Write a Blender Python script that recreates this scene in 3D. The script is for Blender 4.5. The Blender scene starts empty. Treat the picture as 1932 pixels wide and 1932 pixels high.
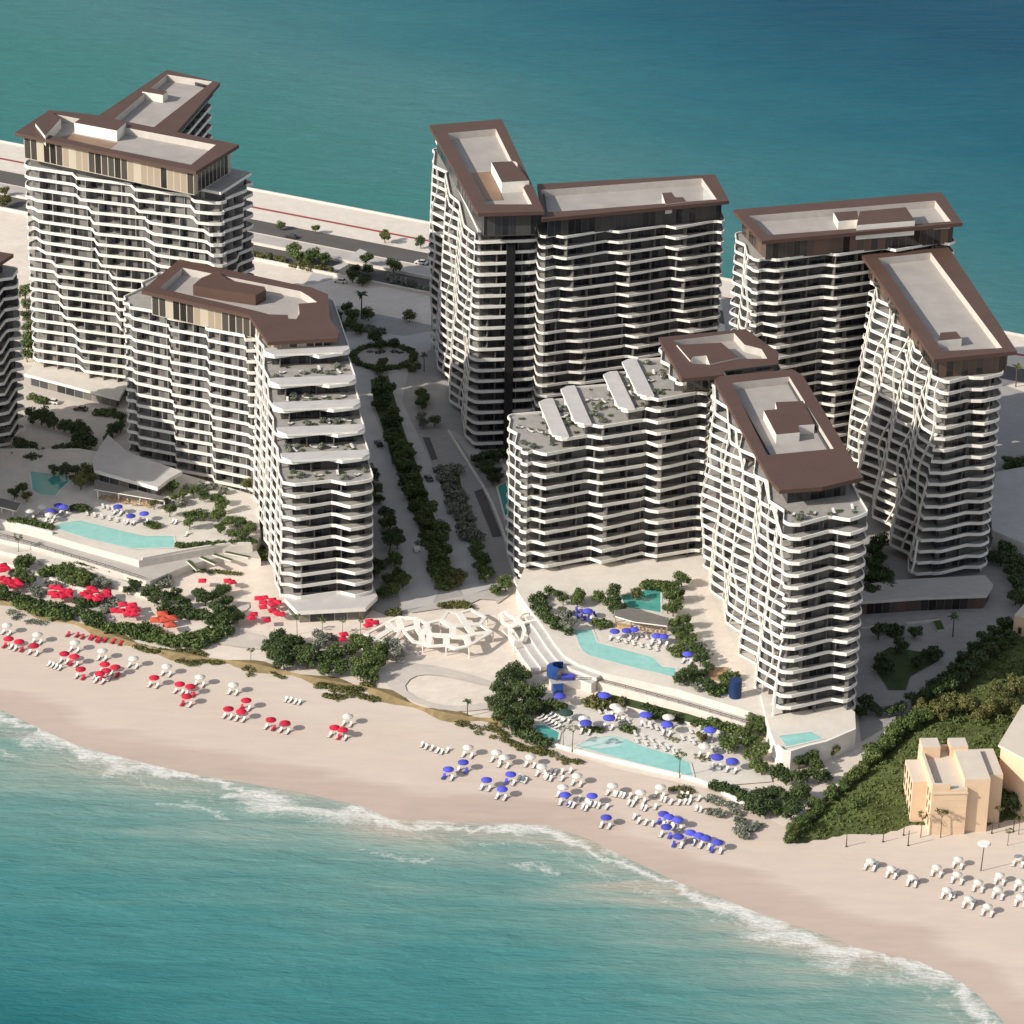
import bpy, bmesh, math, random
from mathutils import Vector, Matrix, noise
from mathutils.geometry import tessellate_polygon
random.seed(7)
scn = bpy.context.scene
COL = scn.collection
R = math.radians
# ------------------------------------------------------------------ camera
FPX, PIT, DIST, CXY, ROLL = 6400., R(25), 985., 966., R(1.1)
sP, cP = math.sin(PIT), math.cos(PIT)
CAM = Vector((0, -DIST*cP, DIST*sP))
cR, sR = math.cos(ROLL), math.sin(ROLL)

def P(u, v, z=0.):
    """ground / level point seen at place (u, v) of the 1932-unit survey of the photograph"""
    x, y = (u-CXY)/FPX, (CXY-v)/FPX
    x, y = x*cR-y*sR, x*sR+y*cR
    d = Vector((x, cP+y*sP, -sP+y*cP))
    t = (z-CAM.z)/d.z
    return Vector((CAM.x+d.x*t, CAM.y+d.y*t, z))

# survey sheets: enlarged windows of the survey, (u0, v0, factor)
SH = {'o': (0, 0, 1.), '1': (0, 85.9, .2669), '2': (0, 515.7, .2669), '3': (429.7, 429.7, .2224), '4': (429.7, 816.5, .2224),
      '5': (773.5, 171.9, .3336), '6': (1332, 300.8, .3105), 'f': (902.4, 584.4, .4003), 'g': (0, 988.3, .2669),
      'h': (429.7, 1074.3, .2669), 'i': (902.4, 1074.3, .2669), 'j': (1332, 1160.2, .3105), 'k': (1588.2, 1375, .1779),
      'a': (0, 842.2, .18683), 'b': (601.6, 515.6, .18683), 'c': (670.3, 816.4, .18683), 'd': (1546.9, 859.4, .1993),
      'e': (653.1, 1100, .2224)}
def uv(s, x, y):
    a, b, f = SH[s]
    return a+f*x, b+f*y
def Q(s, x, y, z=0.):
    return P(*uv(s, x, y), z)
def QS(s, pts, z=0.):
    return [Q(s, x, y, z) for x, y in pts]

# ------------------------------------------------------------------ objects
def tag(o, label=None, cat=None, group=None, kind=None):
    if label: o['label'] = label
    if cat: o['category'] = cat
    if group: o['group'] = group
    if kind: o['kind'] = kind
    return o
def empty(name, loc, label=None, cat=None, group=None, rz=0.):
    o = bpy.data.objects.new(name, None); COL.objects.link(o)
    o.location = loc; o.rotation_euler = (0, 0, rz); o.empty_display_size = 1
    return tag(o, label, cat, group)
class MB:
    def __init__(s): s.v = []; s.f = []; s.m = []; s.u = []; s.off = Vector((0, 0, 0))
    def face(s, pts, m=0, uvs=None):
        n = len(s.v); s.v += [tuple(p) for p in pts]; s.f.append(tuple(range(n, n+len(pts)))); s.m.append(m)
        s.u += uvs if uvs else [(p[0]*.1, p[1]*.1) for p in pts]
    def strip(s, A, B, m=0, closed=True, us=None, v0=0., v1=1.):
        n = len(A); 
        for i in range(n if closed else n-1):
            j = (i+1) % n
            if us: 
                ua, ub = us[i], us[i+1]
                s.face((A[i], A[j], B[j], B[i]), m, [(ua, v0), (ub, v0), (ub, v1), (ua, v1)])
            else: s.face((A[i], A[j], B[j], B[i]), m)
    def poly(s, pts, z, m=0, down=False):
        pts = [Vector((p[0], p[1], z)) for p in pts]
        for t in tessellate_polygon([pts]):
            q = [pts[k] for k in t]
            nz = (q[1]-q[0]).cross(q[2]-q[0]).z
            if abs(nz) < 1e-9: continue
            if (nz < 0) != down: q.reverse()
            s.face(q, m)
    def prism(s, pts, z0, z1, m=0, mt=None, bottom=False):
        pts = ccw(pts)
        A = [Vector((p[0], p[1], z0)) for p in pts]; B = [Vector((p[0], p[1], z1)) for p in pts]
        s.strip(A, B, m); s.poly(pts, z1, m if mt is None else mt)
        if bottom: s.poly(pts, z0, m, True)
    def box(s, c, d, rz=0., m=0):
        hx, hy, hz = d[0]/2, d[1]/2, d[2]/2; ca, sa = math.cos(rz), math.sin(rz)
        V = []
        for z in (-hz, hz):
            for x, y in ((-hx, -hy), (hx, -hy), (hx, hy), (-hx, hy)):
                V.append((c[0]+x*ca-y*sa, c[1]+x*sa+y*ca, c[2]+z))
        for q in ((0, 3, 2, 1), (4, 5, 6, 7), (0, 1, 5, 4), (1, 2, 6, 5), (2, 3, 7, 6), (3, 0, 4, 7)):
            s.face([V[k] for k in q], m)
    def tube(s, a, b, r0, r1, n=6, m=0, cap=True):
        a, b = Vector(a), Vector(b); d = (b-a).normalized()
        x = d.orthogonal().normalized(); y = d.cross(x)
        A = [a+(x*math.cos(2*math.pi*i/n)+y*math.sin(2*math.pi*i/n))*r0 for i in range(n)]
        B = [b+(x*math.cos(2*math.pi*i/n)+y*math.sin(2*math.pi*i/n))*r1 for i in range(n)]
        s.strip(A, B, m)
        if cap: s.face(B, m); s.face(A[::-1], m)
    def build(s, name, mats, parent=None, smooth=False, label=None):
        me = bpy.data.meshes.new(name)
        off = parent.matrix_basis.translation if parent is not None else s.off
        if parent is not None:
            off = Vector(parent.location)
            if parent.parent: off = off+Vector(parent.parent.location)
        me.from_pydata([(v[0]-off[0], v[1]-off[1], v[2]-off[2]) for v in s.v], [], s.f)
        if not isinstance(mats, (list, tuple)): mats = [mats]
        for m in mats: me.materials.append(m)
        me.polygons.foreach_set('material_index', s.m)
        ul = me.uv_layers.new(name='UVMap')
        ul.data.foreach_set('uv', [c for p in s.u for c in p])
        if smooth: me.polygons.foreach_set('use_smooth', [True]*len(s.f))
        me.update()
        o = bpy.data.objects.new(name, me); COL.objects.link(o)
        if parent is not None: o.parent = parent
        else: o.location = off
        if label: o['label'] = label
        return o
def ccw(pts):
    pts = [Vector((p[0], p[1], 0)) for p in pts]
    a = sum(pts[i].x*pts[(i+1) % len(pts)].y-pts[(i+1) % len(pts)].x*pts[i].y for i in range(len(pts)))
    return pts if a > 0 else pts[::-1]
def inset(pts, d):
    pts = ccw(pts); n = len(pts); out = []
    for i in range(n):
        a, b, c = pts[i-1], pts[i], pts[(i+1) % n]
        e1, e2 = (b-a).normalized(), (c-b).normalized()
        n1, n2 = Vector((-e1.y, e1.x, 0)), Vector((-e2.y, e2.x, 0))
        k = (n1+n2); k = k/max(.3, k.length_squared)*2
        out.append(b+k*d)
    return out
def ring_pts(pts, rad=0.):
    return ccw(pts)
def smooth_pts(pts, it=2, closed=True):
    for _ in range(it):
        o = []; n = len(pts)
        for i in range(n if closed else n-1):
            a, b = pts[i], pts[(i+1) % n]
            o += [a*.75+b*.25, a*.25+b*.75]
        if not closed: o = [pts[0]]+o+[pts[-1]]
        pts = o
    return pts
def group_copy(o, loc, rz=0., sc=1., label=None, group=None):
    """a copy of a thing with copies of its parts and sub-parts"""
    def cp(x, par):
        c = x.copy(); COL.objects.link(c)
        if par is not None: c.parent = par
        for ch in x.children: cp(ch, c)
        return c
    c = cp(o, None)
    c.location = loc; c.rotation_euler = (0, 0, rz); c.scale = (sc, sc, sc) if not isinstance(sc, tuple) else sc
    if label: c['label'] = label
    if group: c['group'] = group
    return c

# ------------------------------------------------------------------ materials
def newmat(name):
    m = bpy.data.materials.new(name); m.use_nodes = True
    nt = m.node_tree; b = nt.nodes['Principled BSDF']
    return m, nt, b, nt.nodes, nt.links
def ramp(N, pts):
    r = N.new('ShaderNodeValToRGB'); e = r.color_ramp.elements
    while len(e) < len(pts): e.new(.5)
    for i, (p, c) in enumerate(pts):
        e[i].position = p; e[i].color = tuple(c)+(1,) if len(c) == 3 else c
    return r
def plain(name, col, rough=.7, var=.12, scale=.6, spec=.3, detail=4, bump=0., metal=0., rnd=0.):
    """one colour with soft procedural wear; rnd adds a shift per object"""
    m, nt, b, N, L = newmat(name)
    g = N.new('ShaderNodeNewGeometry'); n = N.new('ShaderNodeTexNoise')
    n.inputs['Scale'].default_value = scale; n.inputs['Detail'].default_value = detail; n.inputs['Roughness'].default_value = .6
    L.new(g.outputs['Position'], n.inputs['Vector'])
    r = ramp(N, [(.3, [c*(1-var) for c in col]), (.7, [min(1, c*(1+var)) for c in col])])
    L.new(n.outputs['Fac'], r.inputs['Fac'])
    out = r.outputs['Color']
    if rnd:
        oi = N.new('ShaderNodeObjectInfo'); h = N.new('ShaderNodeHueSaturation')
        mr = N.new('ShaderNodeMapRange'); mr.inputs[3].default_value = 1-rnd; mr.inputs[4].default_value = 1+rnd
        L.new(oi.outputs['Random'], mr.inputs[0]); L.new(mr.outputs[0], h.inputs['Value']); L.new(out, h.inputs['Color']); out = h.outputs['Color']
    L.new(out, b.inputs['Base Color'])
    b.inputs['Roughness'].default_value = rough; b.inputs['Specular IOR Level'].default_value = spec; b.inputs['Metallic'].default_value = metal
    if bump:
        bp = N.new('ShaderNodeBump'); bp.inputs['Strength'].default_value = bump; bp.inputs['Distance'].default_value = .3
        L.new(n.outputs['Fac'], bp.inputs['Height']); L.new(bp.outputs['Normal'], b.inputs['Normal'])
    return m
def paving(name, col, sx, sy, var=.1, joint=.8, rot=0.):
    m, nt, b, N, L = newmat(name)
    g = N.new('ShaderNodeNewGeometry'); mp = N.new('ShaderNodeMapping'); mp.inputs['Rotation'].default_value = (0, 0, rot)
    L.new(g.outputs['Position'], mp.inputs['Vector'])
    bk = N.new('ShaderNodeTexBrick'); bk.inputs['Scale'].default_value = 1; bk.inputs['Brick Width'].default_value = sx; bk.inputs['Row Height'].default_value = sy
    bk.inputs['Mortar Size'].default_value = .03; bk.inputs['Mortar Smooth'].default_value = .3
    bk.inputs['Color1'].default_value = tuple(c*(1-var) for c in col)+(1,); bk.inputs['Color2'].default_value = tuple(c*(1+var) for c in col)+(1,)
    bk.inputs['Mortar'].default_value = tuple(c*joint for c in col)+(1,)
    L.new(mp.outputs['Vector'], bk.inputs['Vector'])
    n = N.new('ShaderNodeTexNoise'); n.inputs['Scale'].default_value = .12; n.inputs['Detail'].default_value = 7; n.inputs['Roughness'].default_value = .65
    L.new(g.outputs['Position'], n.inputs['Vector'])
    r = ramp(N, [(.3, (.9, .9, .9)), (.7, (1.05, 1.05, 1.05))]); L.new(n.outputs['Fac'], r.inputs['Fac'])
    mx = N.new('ShaderNodeMix'); mx.data_type = 'RGBA'; mx.blend_type = 'MULTIPLY'; mx.inputs['Factor'].default_value = 1
    L.new(bk.outputs['Color'], mx.inputs['A']); L.new(r.outputs['Color'], mx.inputs['B']); L.new(mx.outputs['Result'], b.inputs['Base Color'])
    b.inputs['Roughness'].default_value = .8; b.inputs['Specular IOR Level'].default_value = .25
    return m
def facade(name, glass, wall, curtain, pw, pc, pwall, frame=(.3, .29, .28), lines=.06):
    """window wall laid out in UV metres: panels of glass, drawn curtains and wall, with frames"""
    m, nt, b, N, L = newmat(name)
    u = N.new('ShaderNodeUVMap'); sp = N.new('ShaderNodeSeparateXYZ'); L.new(u.outputs['UV'], sp.inputs[0])
    def math_(op, a, bb=None):
        k = N.new('ShaderNodeMath'); k.operation = op
        for i, x in enumerate((a, bb)):
            if x is None: continue
            if isinstance(x, (int, float)): k.inputs[i].default_value = x
            else: L.new(x, k.inputs[i])
        return k.outputs[0]
    pu = math_('DIVIDE', sp.outputs[0], pw); iu = math_('FLOOR', pu); fu = math_('FRACT', pu); iv = math_('FLOOR', sp.outputs[1]); fv = math_('FRACT', sp.outputs[1])
    cb = N.new('ShaderNodeCombineXYZ'); L.new(iu, cb.inputs[0]); L.new(iv, cb.inputs[1])
    wn = N.new('ShaderNodeTexWhiteNoise'); wn.noise_dimensions = '2D'; L.new(cb.outputs[0], wn.inputs['Vector'])
    r = ramp(N, [(0, wall), (pwall, curtain), (pwall+pc, glass), (pwall+pc+(1-pwall-pc)*.5, [c*2.2 for c in glass])]); r.color_ramp.interpolation = 'CONSTANT'
    L.new(wn.outputs['Value'], r.inputs['Fac'])
    fr = math_('MAXIMUM', math_('LESS_THAN', fu, lines), math_('MAXIMUM', math_('LESS_THAN', fv, .03), math_('GREATER_THAN', fv, .9)))
    mx = N.new('ShaderNodeMix'); mx.data_type = 'RGBA'; L.new(fr, mx.inputs['Factor']); L.new(r.outputs['Color'], mx.inputs['A']); mx.inputs['B'].default_value = tuple(frame)+(1,)
    L.new(mx.outputs['Result'], b.inputs['Base Color'])
    rr = N.new('ShaderNodeMapRange'); rr.inputs[1].default_value = pwall+pc-.01; rr.inputs[2].default_value = pwall+pc+.01; rr.inputs[3].default_value = .6; rr.inputs[4].default_value = .12
    L.new(wn.outputs['Value'], rr.inputs[0]); rm = math_('MAXIMUM', rr.outputs[0], math_('MULTIPLY', fr, .6)); L.new(rm, b.inputs['Roughness'])
    b.inputs['Specular IOR Level'].default_value = .4
    return m
def leafmat(name, c1, c2, c3):
    m, nt, b, N, L = newmat(name)
    g = N.new('ShaderNodeNewGeometry'); oi = N.new('ShaderNodeObjectInfo')
    n = N.new('ShaderNodeTexNoise'); n.inputs['Scale'].default_value = .9; n.inputs['Detail'].default_value = 3
    L.new(g.outputs['Position'], n.inputs['Vector'])
    a = N.new('ShaderNodeMath'); a.operation = 'MULTIPLY_ADD'; a.inputs[1].default_value = .35; L.new(oi.outputs['Random'], a.inputs[0])
    ri = N.new('ShaderNodeMath'); ri.operation = 'MULTIPLY_ADD'; ri.inputs[1].default_value = .45
    L.new(g.outputs['Random Per Island'], ri.inputs[0]); L.new(n.outputs['Fac'], ri.inputs[2]); L.new(ri.outputs[0], a.inputs[2])
    r = ramp(N, [(.4, c1), (.75, c2), (1., c3)]); L.new(a.outputs[0], r.inputs['Fac'])
    L.new(r.outputs['Color'], b.inputs['Base Color']); b.inputs['Roughness'].default_value = .55; b.inputs['Specular IOR Level'].default_value = .25
    b.inputs['Subsurface Weight'].default_value = 0
    return m
M = {}
M['white'] = plain('white_render', (.80, .765, .70), .65, .07, .35)
M['trim'] = plain('pale_trim', (.66, .63, .58), .7, .08, .4)
M['slabtop'] = plain('terrace_floor', (.33, .312, .29), .8, .14, .5)
M['plank'] = plain('pale_grey_roof_slab', (.50, .475, .46), .75, .08, .3)
M['brown'] = plain('brown_roof_sheet', (.098, .056, .043), .6, .09, .12, detail=7)
M['recess'] = plain('grey_roof_membrane', (.37, .34, .315), .85, .1, .15, detail=7)
M['parapet'] = plain('parapet_inner_face', (.50, .46, .42), .8, .08, .3)
M['cream'] = plain('cream_wall', (.66, .60, .53), .8, .07, .3)
M['bronze'] = plain('bronze_floor', (.24, .15, .095), .5, .12, .3)
M['dark'] = plain('dark_cladding', (.018, .017, .018), .45, .2, .5)
M['win_grey'] = facade('grey_window_wall', (.035, .034, .034), (.19, .18, .17), (.13, .122, .115), 1.9, .3, .34, (.2, .19, .18))
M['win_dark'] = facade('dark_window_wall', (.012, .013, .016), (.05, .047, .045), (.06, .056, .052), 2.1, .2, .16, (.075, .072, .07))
M['win_wood'] = facade('timber_window_wall', (.03, .027, .024), (.46, .395, .31), (.33, .265, .195), 2.4, .2, .26, (.47, .41, .33), .12)
M['win_brown'] = facade('brown_window_wall', (.02, .018, .017), (.14, .085, .06), (.1, .07, .055), 2.2, .2, .3, (.14, .1, .08))
M['win_low'] = facade('shopfront', (.03, .032, .035), (.2, .18, .155), (.14, .125, .11), 3.4, .3, .25, (.32, .29, .25))
M['win_mid'] = facade('mid_window_wall', (.018, .018, .02), (.10, .094, .088), (.085, .08, .075), 2.0, .25, .25, (.12, .115, .108))
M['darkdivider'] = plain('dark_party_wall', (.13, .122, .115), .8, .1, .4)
M['divider'] = plain('grey_party_wall', (.27, .255, .24), .8, .1, .4)
M['paver'] = paving('pale_paving', (.72, .635, .55), 2.4, 1.2, .04, .88, R(-28))
M['deckpave'] = paving('deck_tiles', (.66, .61, .545), 1.6, 1.6, .03, .88, R(-20))
M['greypave'] = paving('grey_paving', (.47, .435, .405), 1.8, .9, .04, .9, R(12))
M['shadepave'] = paving('shaded_grey_paving', (.36, .342, .325), 1.8, .9, .05, .9, R(12))  # darker grey paving; the courts' shade is partly put into its colour
M['pathpave'] = paving('beige_paving', (.57, .515, .46), 1.8, .9, .04, .92, R(12))
M['leafhill'] = leafmat('leaf_hill', (.03, .05, .012), (.07, .10, .028), (.12, .15, .048))
M['road'] = plain('light_asphalt', (.46, .445, .43), .85, .1, .1, detail=8)
M['asphalt'] = plain('dark_asphalt', (.105, .098, .094), .85, .12, .1, detail=8)
M['redpath'] = plain('red_path', (.30, .07, .06), .8, .15, .4)
M['berm'] = plain('dry_grass_bank', (.27, .20, .10), .95, .25, .5, detail=8, bump=.4)
M['pool'] = plain('pool_water', (.29, .58, .54), .06, .10, .45, spec=.4, bump=.12)
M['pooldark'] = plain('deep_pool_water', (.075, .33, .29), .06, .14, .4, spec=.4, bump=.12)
M['poolshelf'] = plain('pool_ledge', (.50, .66, .62), .2, .05, .3)
M['trunk'] = plain('bark', (.13, .095, .065), .9, .3, 3)
M['post'] = plain('dark_timber_post', (.06, .045, .035), .8, .2, 2)
M['leaf'] = leafmat('leaf_mid', (.018, .038, .010), (.052, .088, .022), (.11, .145, .042))
M['leafdark'] = leafmat('leaf_dark', (.012, .025, .008), (.034, .060, .018), (.075, .105, .034))
M['leafyel'] = leafmat('leaf_olive', (.042, .048, .014), (.085, .09, .026), (.15, .148, .05))
M['leafgrey'] = leafmat('leaf_grey', (.06, .075, .055), (.13, .145, .11), (.26, .27, .21))
M['grass'] = plain('hill_grass', (.085, .102, .03), .95, .45, .22, detail=10, bump=.5)
M['lawn'] = plain('lawn', (.06, .085, .03), .95, .3, .3, detail=8)
M['red'] = plain('red_canvas', (.56, .016, .05), .8, .1, 1.5, rnd=.22)
M['orange'] = plain('orange_red_canvas', (.55, .09, .05), .8, .1, 1.5, rnd=.15)
M['blue'] = plain('blue_canvas', (.075, .085, .52), .8, .1, 1.5, rnd=.25)
M['navy'] = plain('blue_panel', (.02, .06, .21), .45, .1, .6)
M['canvas'] = plain('white_canvas', (.64, .615, .57), .8, .05, 1.5)
M['greencanvas'] = plain('dark_green_canvas', (.03, .07, .06), .8, .1, 1.5)
M['pole'] = plain('white_pole', (.6, .58, .55), .5, .05, 2)
M['cushion'] = plain('white_cushion', (.70, .68, .64), .85, .06, 2)
M['lframe'] = plain('lounger_frame', (.12, .10, .085), .6, .1, 2)
M['wood'] = plain('timber', (.42, .28, .15), .7, .2, 1.5)
M['peach'] = plain('peach_render', (.68, .50, .345), .85, .06, .25)
M['peachroof'] = plain('villa_roof', (.62, .545, .46), .85, .06, .2)
M['villawin'] = plain('villa_window', (.06, .045, .035), .3, .2, 1)
M['shadowlump'] = plain('pale_shadow_lump', (.45, .42, .39), .95, .2, .7, bump=.4)
M['tyre'] = plain('tyre_rubber', (.02, .02, .02), .8, .1, 3)
M['carglass'] = plain('car_glass', (.02, .022, .025), .08, .05, 3, spec=.5)
M['screen'] = plain('grey_mesh_screen', (.17, .16, .145), .75, .1, .5)
M['stone'] = plain('planter_stone', (.62, .575, .52), .85, .1, .5)

# ------------------------------------------------------------------ shore lines and ground height
NEAR = [P(u, v, -1) for u, v in ((-700, 1195), (-350, 1262), (-150, 1302), (0, 1338), (70, 1372), (150, 1408), (260, 1436), (370, 1462), (470, 1478), (580, 1497), (680, 1520), (740, 1545), (830, 1548),
        (930, 1552), (1030, 1556), (1110, 1582), (1190, 1622), (1270, 1660), (1340, 1686), (1430, 1722), (1520, 1752), (1620, 1788), (1730, 1812), (1800, 1842), (1850, 1880), (1905, 1940), (1960, 2010), (2080, 2160), (2300, 2400))]
FARA, FARB = P(0, 272, -1), P(1932, 640, -1)
fdir = (FARB-FARA).normalized(); fnrm = Vector((-fdir.y, fdir.x, 0))      # points out to sea
def segd(p, poly):
    best = 1e9; sg = 1
    for i in range(len(poly)-1):
        ax, ay = poly[i].x, poly[i].y; bx, by = poly[i+1].x-ax, poly[i+1].y-ay
        px, py = p[0]-ax, p[1]-ay
        t = max(0., min(1., (px*bx+py*by)/(bx*bx+by*by)))
        dx, dy = px-bx*t, py-by*t; d = dx*dx+dy*dy
        if d < best: best = d; sg = 1 if bx*py-by*px > 0 else -1
    return sg*math.sqrt(best)
def near_d(x, y): return segd((x, y), NEAR)                   # + inland
def far_d(x, y): return -((x-FARA.x)*fnrm.x+(y-FARA.y)*fnrm.y)   # + inland
def sst(a, b, x):
    t = max(0., min(1., (x-a)/(b-a))); return t*t*(3-2*t)
def zprof(d): return -math.exp(-d/11.) if d >= 0 else max(-4., -1+.07*d)
def gz(x, y):
    d = near_d(x, y)
    return zprof(d)
def G(u, v):
    p = P(u, v, 0)
    for _ in range(3): p = P(u, v, gz(p.x, p.y))
    return p
def GQ(s, x, y): return G(*uv(s, x, y))

# ground sheet
gm = bpy.data.meshes.new('ground')
x0, x1, y0, y1, st = -330, 340, -330, 380, 2.5
nx, ny = int((x1-x0)/st)+1, int((y1-y0)/st)+1
V, Fc, A1 = [], [], []
for j in range(ny):
    for i in range(nx):
        x, y = x0+i*st, y0+j*st
        fd = far_d(x, y); d = near_d(x, y)
        z = zprof(d)
        if fd < 0: z = -6.
        V.append((x, y, z)); A1.append(d)
for j in range(ny-1):
    for i in range(nx-1):
        a = j*nx+i; q = (a, a+1, a+nx+1, a+nx)
        if all(V[k][2] <= -5.9 for k in q): continue
        Fc.append(q)
gm.from_pydata(V, [], Fc)
at = gm.attributes.new('shore', 'FLOAT', 'POINT'); at.data.foreach_set('value', A1)
gm.polygons.foreach_set('use_smooth', [True]*len(Fc))
m, nt, b, N, L = newmat('sand')
ga = N.new('ShaderNodeAttribute'); ga.attribute_name = 'shore'; g = N.new('ShaderNodeNewGeometry')
n1 = N.new('ShaderNodeTexNoise'); n1.inputs['Scale'].default_value = .035; n1.inputs['Detail'].default_value = 8; n1.inputs['Roughness'].default_value = .55
mp = N.new('ShaderNodeMapping'); mp.inputs['Rotation'].default_value = (0, 0, R(25)); mp.inputs['Scale'].default_value = (.5, 2.2, 1)
L.new(g.outputs['Position'], mp.inputs['Vector']); L.new(mp.outputs['Vector'], n1.inputs['Vector'])
ad = N.new('ShaderNodeMath'); ad.operation = 'MULTIPLY_ADD'; ad.inputs[1].default_value = 26; L.new(n1.outputs['Fac'], ad.inputs[0]); L.new(ga.outputs['Fac'], ad.inputs[2])
mr = N.new('ShaderNodeMapRange'); mr.inputs[1].default_value = 2; mr.inputs[2].default_value = 70; L.new(ad.outputs[0], mr.inputs[0])
r = ramp(N, [(0, (.42, .35, .285)), (.13, (.455, .365, .315)), (.29, (.50, .40, .345)), (.36, (.60, .50, .43)), (.6, (.62, .52, .445)), (1, (.64, .555, .48))])
L.new(mr.outputs[0], r.inputs['Fac'])
n2 = N.new('ShaderNodeTexNoise'); n2.inputs['Scale'].default_value = .16; n2.inputs['Detail'].default_value = 10; n2.inputs['Roughness'].default_value = .7; L.new(mp.outputs['Vector'], n2.inputs['Vector'])
r2 = ramp(N, [(.3, (.93, .93, .925)), (.7, (1.05, 1.045, 1.03))]); L.new(n2.outputs['Fac'], r2.inputs['Fac'])
mx = N.new('ShaderNodeMix'); mx.data_type = 'RGBA'; mx.blend_type = 'MULTIPLY'; mx.inputs['Factor'].default_value = 1
L.new(r.outputs['Color'], mx.inputs['A']); L.new(r2.outputs['Color'], mx.inputs['B']); L.new(mx.outputs['Result'], b.inputs['Base Color'])
b.inputs['Roughness'].default_value = .9; b.inputs['Specular IOR Level'].default_value = .2
bp = N.new('ShaderNodeBump'); bp.inputs['Strength'].default_value = .1; bp.inputs['Distance'].default_value = .3; L.new(n2.outputs['Fac'], bp.inputs['Height']); L.new(bp.outputs['Normal'], b.inputs['Normal'])
gm.materials.append(m)
go = bpy.data.objects.new('ground', gm); COL.objects.link(go); tag(go, kind='structure')

# sea: one sheet, fine near the beach
def sea_sheet():
    V, Fs, A, B = [], [], [], []
    xs = [-2600, -1500, -900, -600]+[-400+i*4. for i in range(201)]+[600, 900, 1500, 2600]
    ys = [-2200, -1200, -800, -600]+[-480+i*4. for i in range(131)]+[60+i*20. for i in range(50)]+[1300, 1800, 2600, 4000]
    nx = len(xs)
    for y in ys:
        for x in xs:
            V.append((x, y, -1.)); A.append(-near_d(x, y) if y < 45 else 999.); B.append(-far_d(x, y))
    for j in range(len(ys)-1):
        for i in range(nx-1):
            a = j*nx+i; q = (a, a+1, a+nx+1, a+nx)
            if all(A[k] < -12 and B[k] < -12 for k in q): continue
            Fs.append(q)
    me = bpy.data.meshes.new('sea'); me.from_pydata(V, [], Fs)
    for nm, dat in (('near', A), ('far', B)):
        t = me.attributes.new(nm, 'FLOAT', 'POINT'); t.data.foreach_set('value', dat)
    o = bpy.data.objects.new('sea', me); COL.objects.link(o); return tag(o, kind='structure')
sea = sea_sheet()
m, nt, b, N, L = newmat('sea_water')
def mth(op, a, bb=None, cc=None):
    k = N.new('ShaderNodeMath'); k.operation = op
    for i, x in enumerate((a, bb, cc)):
        if x is None: continue
        if isinstance(x, (int, float)): k.inputs[i].default_value = x
        else: L.new(x, k.inputs[i])
    return k.outputs[0]
def tex(kind, scale, sx=1, sy=1, rot=0, detail=6, rough=.6, dist=0):
    g = N.new('ShaderNodeNewGeometry'); mp = N.new('ShaderNodeMapping'); mp.inputs['Scale'].default_value = (sx, sy, 1); mp.inputs['Rotation'].default_value = (0, 0, rot)
    L.new(g.outputs['Position'], mp.inputs['Vector'])
    n = N.new('ShaderNodeTexNoise'); n.inputs['Scale'].default_value = scale; n.inputs['Detail'].default_value = detail; n.inputs['Roughness'].default_value = rough; n.inputs['Distortion'].default_value = dist
    L.new(mp.outputs['Vector'], n.inputs['Vector']); return n.outputs['Fac']
na = N.new('ShaderNodeAttribute'); na.attribute_name = 'near'; fa = N.new('ShaderNodeAttribute'); fa.attribute_name = 'far'
big = tex('n', .017, .8, 2.6, R(14), 5); mid = tex('n', .06, .4, 2.8, R(12), 4, .5, .5)
shallow = mth('MULTIPLY_ADD', mth('SUBTRACT', mid, .5), 46, mth('MULTIPLY_ADD', mth('SUBTRACT', big, .5), 48, na.outputs['Fac']))
mr = N.new('ShaderNodeMapRange'); mr.inputs[1].default_value = -8; mr.inputs[2].default_value = 125; L.new(shallow, mr.inputs[0])
near_c = ramp(N, [(0, (.45, .39, .32)), (.06, (.38, .375, .32)), (.16, (.24, .335, .30)), (.28, (.14, .275, .255)), (.5, (.07, .225, .225)), (.8, (.042, .185, .195)), (1, (.02, .135, .15))])
L.new(mr.outputs[0], near_c.inputs['Fac'])
# open water: turquoise over the shelf behind the towers, blue towards the upper right
fb = tex('n', .006, 1, 1.6, R(-15), 4); gp = N.new('ShaderNodeNewGeometry'); sx_ = N.new('ShaderNodeSeparateXYZ'); L.new(gp.outputs['Position'], sx_.inputs[0])
deep = mth('ADD', mth('MULTIPLY_ADD', sx_.outputs[0], .55, fa.outputs['Fac']), mth('MULTIPLY', mth('SUBTRACT', fb, .5), 200))
mr2 = N.new('ShaderNodeMapRange'); mr2.inputs[1].default_value = 0; mr2.inputs[2].default_value = 400; L.new(deep, mr2.inputs[0])
far_c = ramp(N, [(0, (.05, .185, .18)), (.2, (.064, .185, .195)), (.45, (.035, .15, .178)), (.75, (.014, .105, .15)), (1, (.008, .07, .12))])
L.new(mr2.outputs[0], far_c.inputs['Fac'])
sel = mth('GREATER_THAN', na.outputs['Fac'], 900.)
mxs = N.new('ShaderNodeMix'); mxs.data_type = 'RGBA'; L.new(sel, mxs.inputs['Factor']); L.new(near_c.outputs['Color'], mxs.inputs['A']); L.new(far_c.outputs['Color'], mxs.inputs['B'])
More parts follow.
